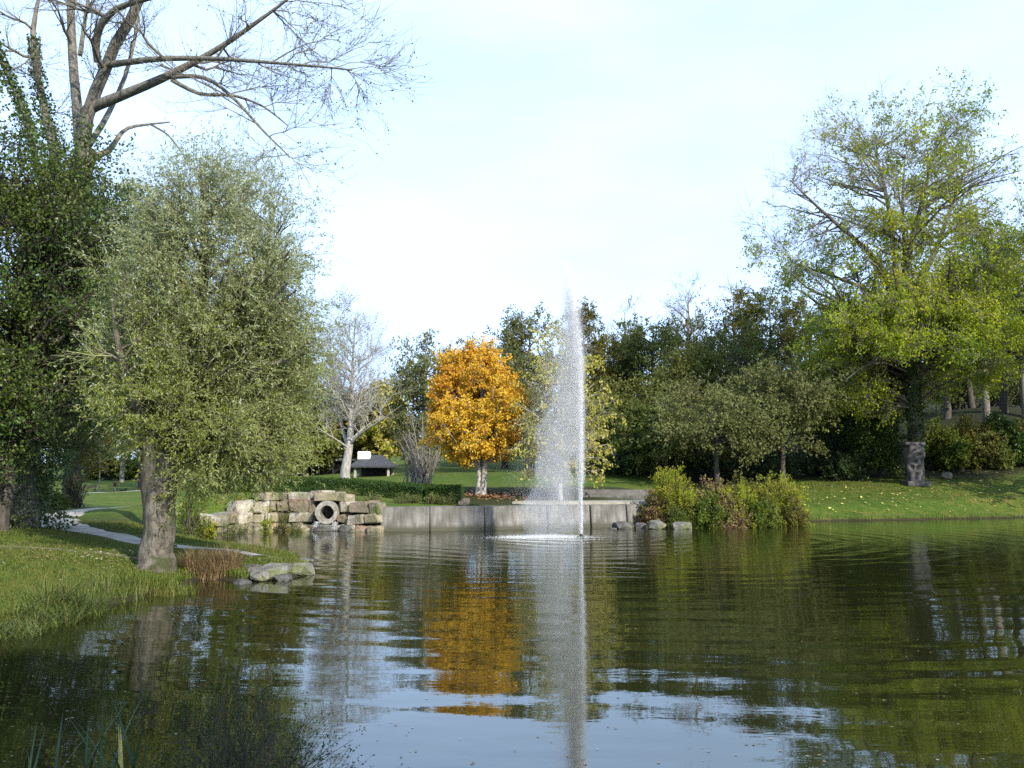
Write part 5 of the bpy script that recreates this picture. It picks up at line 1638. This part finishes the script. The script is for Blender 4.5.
# right edge: woods and bushes above the bank
for k, (lb, px, Y, ty, hw, lm, mt) in enumerate([('yellow green tree at the right edge with tall straight trunk', 990, 76, 212, 40, 'leaf_lime', 'bark_grey'), ('yellow green tree cut by the right edge, rearmost', 1030, 80, 232, 36, 'leaf_lime', 'bark_grey'),
                                                 ('dark green tree behind the right side of the big tree', 950, 84, 262, 36, 'leaf_olive', 'bark_dark'), ('slender dark trunked tree near the right edge', 1008, 82, 252, 26, 'leaf_olive', 'bark_dark'),
                                                 ('slender tree with dark trunk right behind the bushes', 976, 90, 270, 30, 'leaf_mid', 'bark_dark'), ('tall green tree beyond the right frame edge', 1090, 62, 150, 58, 'leaf_olive', 'bark_grey'), ('tall green tree standing on the bank out of frame right', 1170, 51, 130, 70, 'leaf_olive', 'bark_grey')]):
    simple_tree('woodland_tree', lb, px, Y, ty, EGG, M[mt], M[lm], 520 + k, 0.32, hw, 0.28, 85, 4, 4, 7, (0.26, 0.17), group='trees above the right bank', twigs=False)
for k, (lb, px, Y, ty, hw, lm) in enumerate([('green bush just right of the grey sculpture', 942, 66, 413, 24, 'leaf_mid'), ('olive bush in the bank thicket, second from the sculpture', 972, 66.5, 408, 26, 'leaf_olive'), ('dark green bush in the bank thicket near the right edge', 1003, 67, 406, 26, 'leaf_dark'),
                                             ('olive bush at the right frame edge', 1034, 67, 404, 28, 'leaf_olive'), ('low dark green bush in front of the bank thicket', 958, 64.5, 436, 22, 'leaf_mid'), ('low brownish bush in front of the thicket near the right edge', 992, 65, 432, 24, 'leaf_brown'), ('low green bush in front of the thicket at the frame edge', 1024, 65.5, 430, 24, 'leaf_dark'),
                                             ('tall dark bush at the back of the bank thicket, left of the tall trunks', 955, 92, 345, 34, 'leaf_fir'), ('tall dark bush at the back of the bank thicket behind the tall trunks', 1000, 94, 335, 36, 'leaf_fir'), ('tall dark bush at the back of the thicket cut by the frame edge', 1040, 94, 335, 36, 'leaf_fir'), ('dark bush far behind the ivy clad trunk', 905, 92, 365, 36, 'leaf_fir')]):
    shrub('bank_bush', lb, px, Y, ty, hw, lm, 540 + k, 70, 11, 7, leaf=(0.22, 0.14), group='bushes of the right bank thicket')

nb = np.array([4.6, -4.2, hz(4.6, -4.2)])
build_tree('bank_tree', 'leafy tree on the near bank behind the viewpoint', nb, [[nb - [0, 0, 0.3], nb + [0, 0, 4], nb + [0.2, 0, 9.5]]], [[0.3, 0.22, 0.03]],
           targets(np.random.default_rng(5), nb, nb[2] + 3.6, nb[2] + 11, [(0, 1.6), (0.3, 2.9), (0.6, 2.9), (1, 0.8)], 90), M['bark_dark'], M['leaf_olive'], 530, n2=4, n3=4, nl=7, leaf=(0.2, 0.13), l2=(0.5, 1.1))

# ---- flowering shrubs on the point right of the fountain
pt = [('feathery yellow green bush beside the concrete wall end', 671, 43.4, 463, 23, 'leaf_fresh', 60, (0.14, 0.03)), ('reddish brown shrub below the feathery bush', 655, 43.0, 487, 14, 'leaf_red', 40, (0.10, 0.06)),
      ('red leaved shrub in the middle of the planted point', 712, 44.2, 479, 26, 'leaf_red', 60, (0.12, 0.07)), ('green shrub hanging over the water in the middle of the point', 705, 42.6, 492, 24, 'leaf_mid', 60, (0.12, 0.07)),
      ('yellow green leafy shrub right of the red leaved shrub', 738, 43.6, 478, 24, 'leaf_fresh', 60, (0.12, 0.06)), ('tall spiky yellow green shrub at the right end of the point', 775, 45.0, 465, 27, 'leaf_fresh', 70, (0.16, 0.04)),
      ('mottled pinkish shrub at the waterline of the point', 728, 42.5, 496, 20, 'leaf_red', 40, (0.10, 0.06)), ('low olive shrub tapering to the lawn', 790, 44.0, 492, 16, 'leaf_olive', 40, (0.10, 0.05)),
      ('green rushes at the left foot of the planted point', 678, 42.2, 500, 12, 'blade_green', 40, (0.22, 0.02)), ('olive brown shrub behind the red leaved shrub', 742, 45.4, 474, 30, 'leaf_olive', 60, (0.12, 0.06)), ('green low shrub over the water edge under the spiky shrub', 757, 43.0, 494, 20, 'leaf_mid', 50, (0.12, 0.06))]
for k, (lb, px, Y, ty, hw, lm, ns, lf) in enumerate(pt):
    shrub('garden_shrub', lb, px, Y, ty, hw * 1.25, lm, 560 + k, int(ns * 2.2), 12, 8, leaf=(lf[0] * 1.15, lf[1] * 1.25), group='shrubs on the planted point', up=0.6 if 'spiky' in lb or 'feathery' in lb else 0.3, follow=0.75 if 'spiky' in lb or 'feathery' in lb else 0.5, spread=0.03)

# ---- plants along the stone wall
for k, (lb, px, Y, ty, hw, lm, lf) in enumerate([('bright green fern like plant hanging on the stone wall', 268, 38.6, 503, 8, 'leaf_fresh', (0.14, 0.04)), ('grassy tuft in the shallow water left of the pipe', 297, 38.3, 518, 7, 'blade_green', (0.2, 0.02)),
                                                 ('tall green weeds at the foot of the stone wall', 235, 37.2, 508, 18, 'blade_sedge', (0.22, 0.025)), ('yellow green weeds behind the willow near the inlet', 205, 36, 510, 16, 'leaf_fresh', (0.12, 0.05)),
                                                 ('leafy green shrub right beside the willow trunk', 192, 34, 478, 22, 'leaf_mid', (0.12, 0.06)), ('small grey green cushion plant on the wall top', 432, 41.5, 495, 8, 'leaf_greygreen', (0.08, 0.04)),
                                                 ('yellow grassy plants on the wall top below the hedge end', 408, 41.8, 493, 16, 'blade_sedge', (0.18, 0.02)), ('green tuft above the left blocks of the wall', 300, 41.0, 488, 18, 'blade_sedge', (0.15, 0.02)), ('olive tuft on the wall left of the hanging fern', 245, 40.3, 489, 16, 'leaf_olive', (0.12, 0.05)),
                                                 ('low yellow green tuft on the wall above the pipe', 345, 41.3, 488, 16, 'blade_sedge', (0.14, 0.02)), ('tuft of yellow green stems before the short hedge piece', 446, 41.4, 494, 12, 'blade_sedge', (0.14, 0.02)), ('grey green trailing plant over the top blocks right of the pipe', 372, 39.9, 493, 12, 'leaf_greygreen', (0.08, 0.04)), ('mossy trailing plant over the blocks left of the pipe', 285, 39.3, 494, 12, 'leaf_olive', (0.09, 0.05)), ('reddish weed at the base of the willow trunk', 170, 21.6, 541, 8, 'leaf_mid', (0.09, 0.05))]):
    shrub('wall_plant', lb, px, Y, ty, hw, lm, 600 + k, 30, 8, 5, leaf=lf, group='plants along the stone wall', cat='plant', spread=0.03)


# ------------------------------------------------------------------ grasses, sedges, litter
def blades(r, base, h, w, lean, curl=0.5, K=4):
    """curved blades as strips: base (n,3) -> verts, quads"""
    n = len(base)
    a = r.uniform(0, 2 * math.pi, n)
    d = np.stack([np.cos(a), np.sin(a), np.zeros(n)], 1)
    s = np.stack([-np.sin(a), np.cos(a), np.zeros(n)], 1)
    t = np.linspace(0, 1, K)
    hh = np.asarray(h).reshape(-1, 1, 1)
    ln = np.asarray(lean).reshape(-1, 1, 1)
    c = base[:, None, :] + np.array([0, 0, 1.0]) * (hh * (t - curl * 0.35 * ln * t ** 2)[..., None] if False else hh * t[None, :, None] * (1 - 0.3 * ln * t[None, :, None])) + d[:, None, :] * (hh * ln * (t ** (1 + curl))[None, :, None])
    wd = np.asarray(w).reshape(-1, 1, 1) * (1 - t ** 2 * 0.92)[None, :, None] * 0.5
    V = np.stack([c - s[:, None, :] * wd, c + s[:, None, :] * wd], 2)      # n,K,2,3
    i = np.arange(n * K * 2).reshape(n, K, 2)
    q = np.stack([i[:, :-1, 0], i[:, :-1, 1], i[:, 1:, 1], i[:, 1:, 0]], -1).reshape(-1, 4)
    return V.reshape(-1, 3), q


# lawn blades on the near left bank
r_ = np.random.default_rng(600)
n = 150000
Y = 9 + 24 * r_.uniform(0, 1, n) ** 1.25
px = r_.uniform(-60, 330, n)
X = (px - 512) * Y / F
d = poly_dist(X, Y)
path_pts = resample(np.c_[np.array([g(-120, 37), g(20, 35.5), g(52, 33), g(80, 29), g(135, 26.2), g(200, 24.6), g(262, 23.5)]), np.zeros(7)], 80)[:, :2]
dp = np.sqrt(((X[:, None] - path_pts[None, :, 0]) ** 2 + (Y[:, None] - path_pts[None, :, 1]) ** 2).min(1))
ok = (d > 0.12) & (dp > 0.75)
X, Y, d = X[ok], Y[ok], d[ok]
Z = height(X, Y)
edge = np.exp(-d / 0.5)
hgt = r_.uniform(0.035, 0.08, len(X)) + edge * r_.uniform(0.02, 0.22, len(X))
tag(Geo().add(*blades(r_, np.stack([X, Y, Z - 0.01], 1), hgt, r_.uniform(0.006, 0.012, len(X)) * (1 + Y / 25), r_.uniform(0.1, 0.9, len(X)), K=3)).build('grass', M['blade_green']), 'short green lawn grass on the left bank', kind='stuff')
# ragged grass fringe of the right bank
n = 26000
px = r_.uniform(690, 1040, n)
Y = r_.uniform(42, 62, n)
X = (px - 512) * Y / F
d = poly_dist(X, Y)
ok = (d > 0.02) & ((d < 0.5) | (r_.uniform(0, 1, n) < 0.6))
X, Y, d = X[ok], Y[ok], d[ok]
tag(Geo().add(*blades(r_, np.stack([X, Y, height(X, Y) - 0.02], 1), r_.uniform(0.06, 0.14, len(X)) + 0.14 * np.exp(-d / 0.3), r_.uniform(0.02, 0.035, len(X)), r_.uniform(0.1, 0.9, len(X)), K=3)).build('grass', M['blade_green']), 'green grass of the right bank', kind='stuff')


def clump(name, label, c, rad, n, h, w, mat, lean=(0.1, 0.8), group=None, seed=0, ry=None, cat='grass clump'):
    r = np.random.default_rng(seed)
    root = empty(name, c, label, cat, group)
    a = r.uniform(0, 6.28, n)
    q = np.sqrt(r.uniform(0, 1, n))
    X, Y = c[0] + rad * q * np.cos(a), c[1] + (ry or rad) * q * np.sin(a)
    Z = np.maximum(height(X, Y), -0.05) - 0.03
    Geo().add(*blades(r, np.stack([X, Y, Z], 1), r.uniform(*h, n), r.uniform(*w, n), r.uniform(*lean, n), 0.6, 6)).build('blades', mat, root, off=c)
    return root


gp = lambda px, py, z=0.2: on_z(px, py, z)
clump('sedge_clump', 'long drooping sedge clump on the near left bank edge', gp(72, 606, 0.12), 0.55, 380, (0.35, 0.75), (0.010, 0.022), M['blade_sedge'], (0.6, 1.5), 'sedges on the left bank', 1)
clump('sedge_clump', 'smaller sedge clump at the water left of the drooping one', gp(45, 618, 0.1), 0.45, 260, (0.3, 0.6), (0.010, 0.02), M['blade_sedge'], (0.6, 1.5), 'sedges on the left bank', 2)
clump('sedge_clump', 'reddish brown sedge tuft on the bank nearer the willow', gp(112, 592, 0.15), 0.6, 220, (0.25, 0.55), (0.009, 0.018), M['blade_sedge'], (0.2, 0.8), 'sedges on the left bank', 3)
clump('sedge_clump', 'low yellow green weeds at the bank corner below the willow', gp(160, 583, 0.2), 0.75, 600, (0.15, 0.35), (0.012, 0.022), M['blade_green'], (0.2, 0.9), 'sedges on the left bank', 4, ry=0.5)
clump('sedge_clump', 'arching sedge clump over the dark bank edge at the left frame edge', gp(8, 630, 0.08), 0.5, 260, (0.25, 0.5), (0.010, 0.02), M['blade_sedge'], (0.6, 1.5), 'sedges on the left bank', 7)
clump('dry_grass', 'straw brown dry grass hanging over the bank right of the willow', gp(212, 571, 0.15), 0.62, 1400, (0.35, 0.75), (0.008, 0.018), M['blade_dry'], (0.3, 1.0), 'dry grasses on the spit', 5, ry=0.5)
clump('dry_grass', 'grey green grass tuft above the dry grass on the spit', gp(205, 560, 0.35), 0.8, 900, (0.25, 0.5), (0.008, 0.018), M['blade_sedge'], (0.2, 0.8), 'dry grasses on the spit', 6, ry=0.5)
for k, (lb, x, y, n, h) in enumerate([('iris leaves at the lower left corner, leftmost tuft', -3.22, 6.25, 9, (0.45, 0.85)), ('iris leaves in the lower left, tuft with upright tips', -2.86, 6.35, 11, (0.5, 0.95)), ('iris leaves in the lower left, tuft with a long leaning leaf', -2.52, 6.3, 10, (0.5, 1.0))]):
    clump('iris_clump', lb, np.array([x, y, 0.0]), 0.16, n, h, (0.018, 0.032), M['blade_iris'], (0.05, 0.6), 'iris tufts at the near water edge', 20 + k, cat='reeds')
clump('iris_clump', 'two withered tan iris leaves among the green ones', np.array([-2.62, 6.32, 0.0]), 0.04, 2, (0.60, 0.66), (0.03, 0.036), M['litter_yellow'], (0.02, 0.1), 'iris tufts at the near water edge', 24, cat='reeds')
# bare twiggy shrub in the near water
shrub('twig_shrub', 'dark twiggy leafless shrub dipping into the water at the lower left', 0, 6.6, 0, 0, 'leaf_shade', 640, 34, 2, 6, 3, leaf=(0.022, 0.014), mat='bark_dark', base=np.array([-1.75, 6.35, -0.15]), h=0.60, prof=None, cat='shrub') if False else None


def twig_shrub():
    r = np.random.default_rng(9)
    c = np.array([-1.75, 6.2, -0.2])
    root = empty('twig_shrub', c, 'dark twiggy nearly leafless shrub at the water in the lower left', 'shrub')
    n = 170
    tg_ = np.stack([c[0] + r.normal(size=n) * 0.42, c[1] + r.normal(size=n) * 0.45, r.uniform(0.15, 0.95, n)], 1)
    tg_[:, 2] *= np.exp(-((tg_[:, 0] - c[0] + 0.1) / 0.70) ** 2)
    p0 = c + np.c_[r.normal(size=(n, 2)) * 0.2, np.zeros(n)]
    t = np.linspace(0, 1, 6)[None, :, None]
    m = 0.5 * (p0 + tg_) + [0, 0, 0.12]
    P1 = (1 - t) ** 2 * p0[:, None] + 2 * t * (1 - t) * m[:, None] + t ** 2 * tg_[:, None]
    R1 = np.full((n, 6), 1.0) * np.linspace(0.004, 0.0016, 6)
    P2, R2 = grow(r, P1, R1, 6, 0.3, 1.0, (0.3, 0.9), (0.10, 0.28), 0.3, 0.12, 4, 0.6, 0.0012, 0.5)
    G = Geo().add(*tubes(P1, R1, 4)).add(*tubes(P2, R2, 3))
    G.build('stems', M['bark_dark'], root, True, off=c)
    Geo().add(*leaves_on(r, P2, 5, 0.3, 1.0, 0.022, 0.012, 0.006, 0.5)).build('leaves', M['leaf_shade'], root, off=c)


twig_shrub()


def litter(name, label, X, Y, size, mat, seed, lift=0.02, z=None):
    r = np.random.default_rng(seed)
    n = len(X)
    Z = (height(X, Y) if z is None else np.full(n, z)) + lift
    a = r.uniform(0, 6.28, n)
    d = np.stack([np.cos(a), np.sin(a), 0.25 * r.normal(size=n) * (z is None)], 1)
    s = np.stack([-np.sin(a), np.cos(a), 0.25 * r.normal(size=n) * (z is None)], 1)
    L = r.uniform(0.6, 1.3, n)[:, None] * size
    p = np.stack([X, Y, Z], 1)
    V = np.stack([p - d * L / 2, p + s * L * 0.36, p + d * L / 2, p - s * L * 0.36], 1)
    me_ = np_mesh(name, V.reshape(-1, 3), np.arange(4 * n).reshape(n, 4))
    return tag(link_mesh(name, me_, mat), label, kind='stuff')


r_ = np.random.default_rng(70)
n = 520
X = r_.uniform(13, 36, n)
Y = r_.uniform(50.5, 60, n)
ok = poly_dist(X, Y) > 0.8
litter('fallen_leaves', 'yellow fallen leaves scattered on the right bank grass', X[ok], Y[ok], 0.17, M['litter_yellow'], 1, 0.07)
n = 1100
X = ob[0] + r_.normal(size=n) * 1.9
Y = ob[1] + r_.normal(size=n) * 1.3
litter('fallen_leaves', 'orange fallen leaves around the foot of the orange tree', X, Y, 0.16, M['litter_orange'], 2, 0.03)
n = 1500
X = rb[0] + r_.normal(size=n) * 5.5
Y = rb[1] - 1.5 + r_.normal(size=n) * 2.6
ok = poly_dist(X, Y) > 0.6
litter('fallen_leaves', 'brown and tan fallen leaves drifted round the sculpture and ivy clad trunk', X[ok], Y[ok], 0.14, M['litter_brown'], 5, 0.05)
n = 1200
X = wb[0] + r_.normal(size=n) * 2.2
Y = wb[1] + r_.normal(size=n) * 1.4
ok = poly_dist(X, Y) > 0.2
litter('fallen_leaves', 'small pale fallen leaves under the willow', X[ok], Y[ok], 0.06, M['litter_pond'], 3, 0.04)
n = 300
py = 560 + 205 * r_.uniform(0, 1, n) ** 0.8
px = r_.uniform(0, 1024, n)
P = np.stack([on_z(a, b) for a, b in zip(px, py)])
ok = poly_dist(P[:, 0], P[:, 1]) < -0.4
litter('floating_leaves', 'small leaves floating on the pond', P[ok, 0], P[ok, 1], 0.034, M['litter_pond'], 4, 0.006, 0.0)
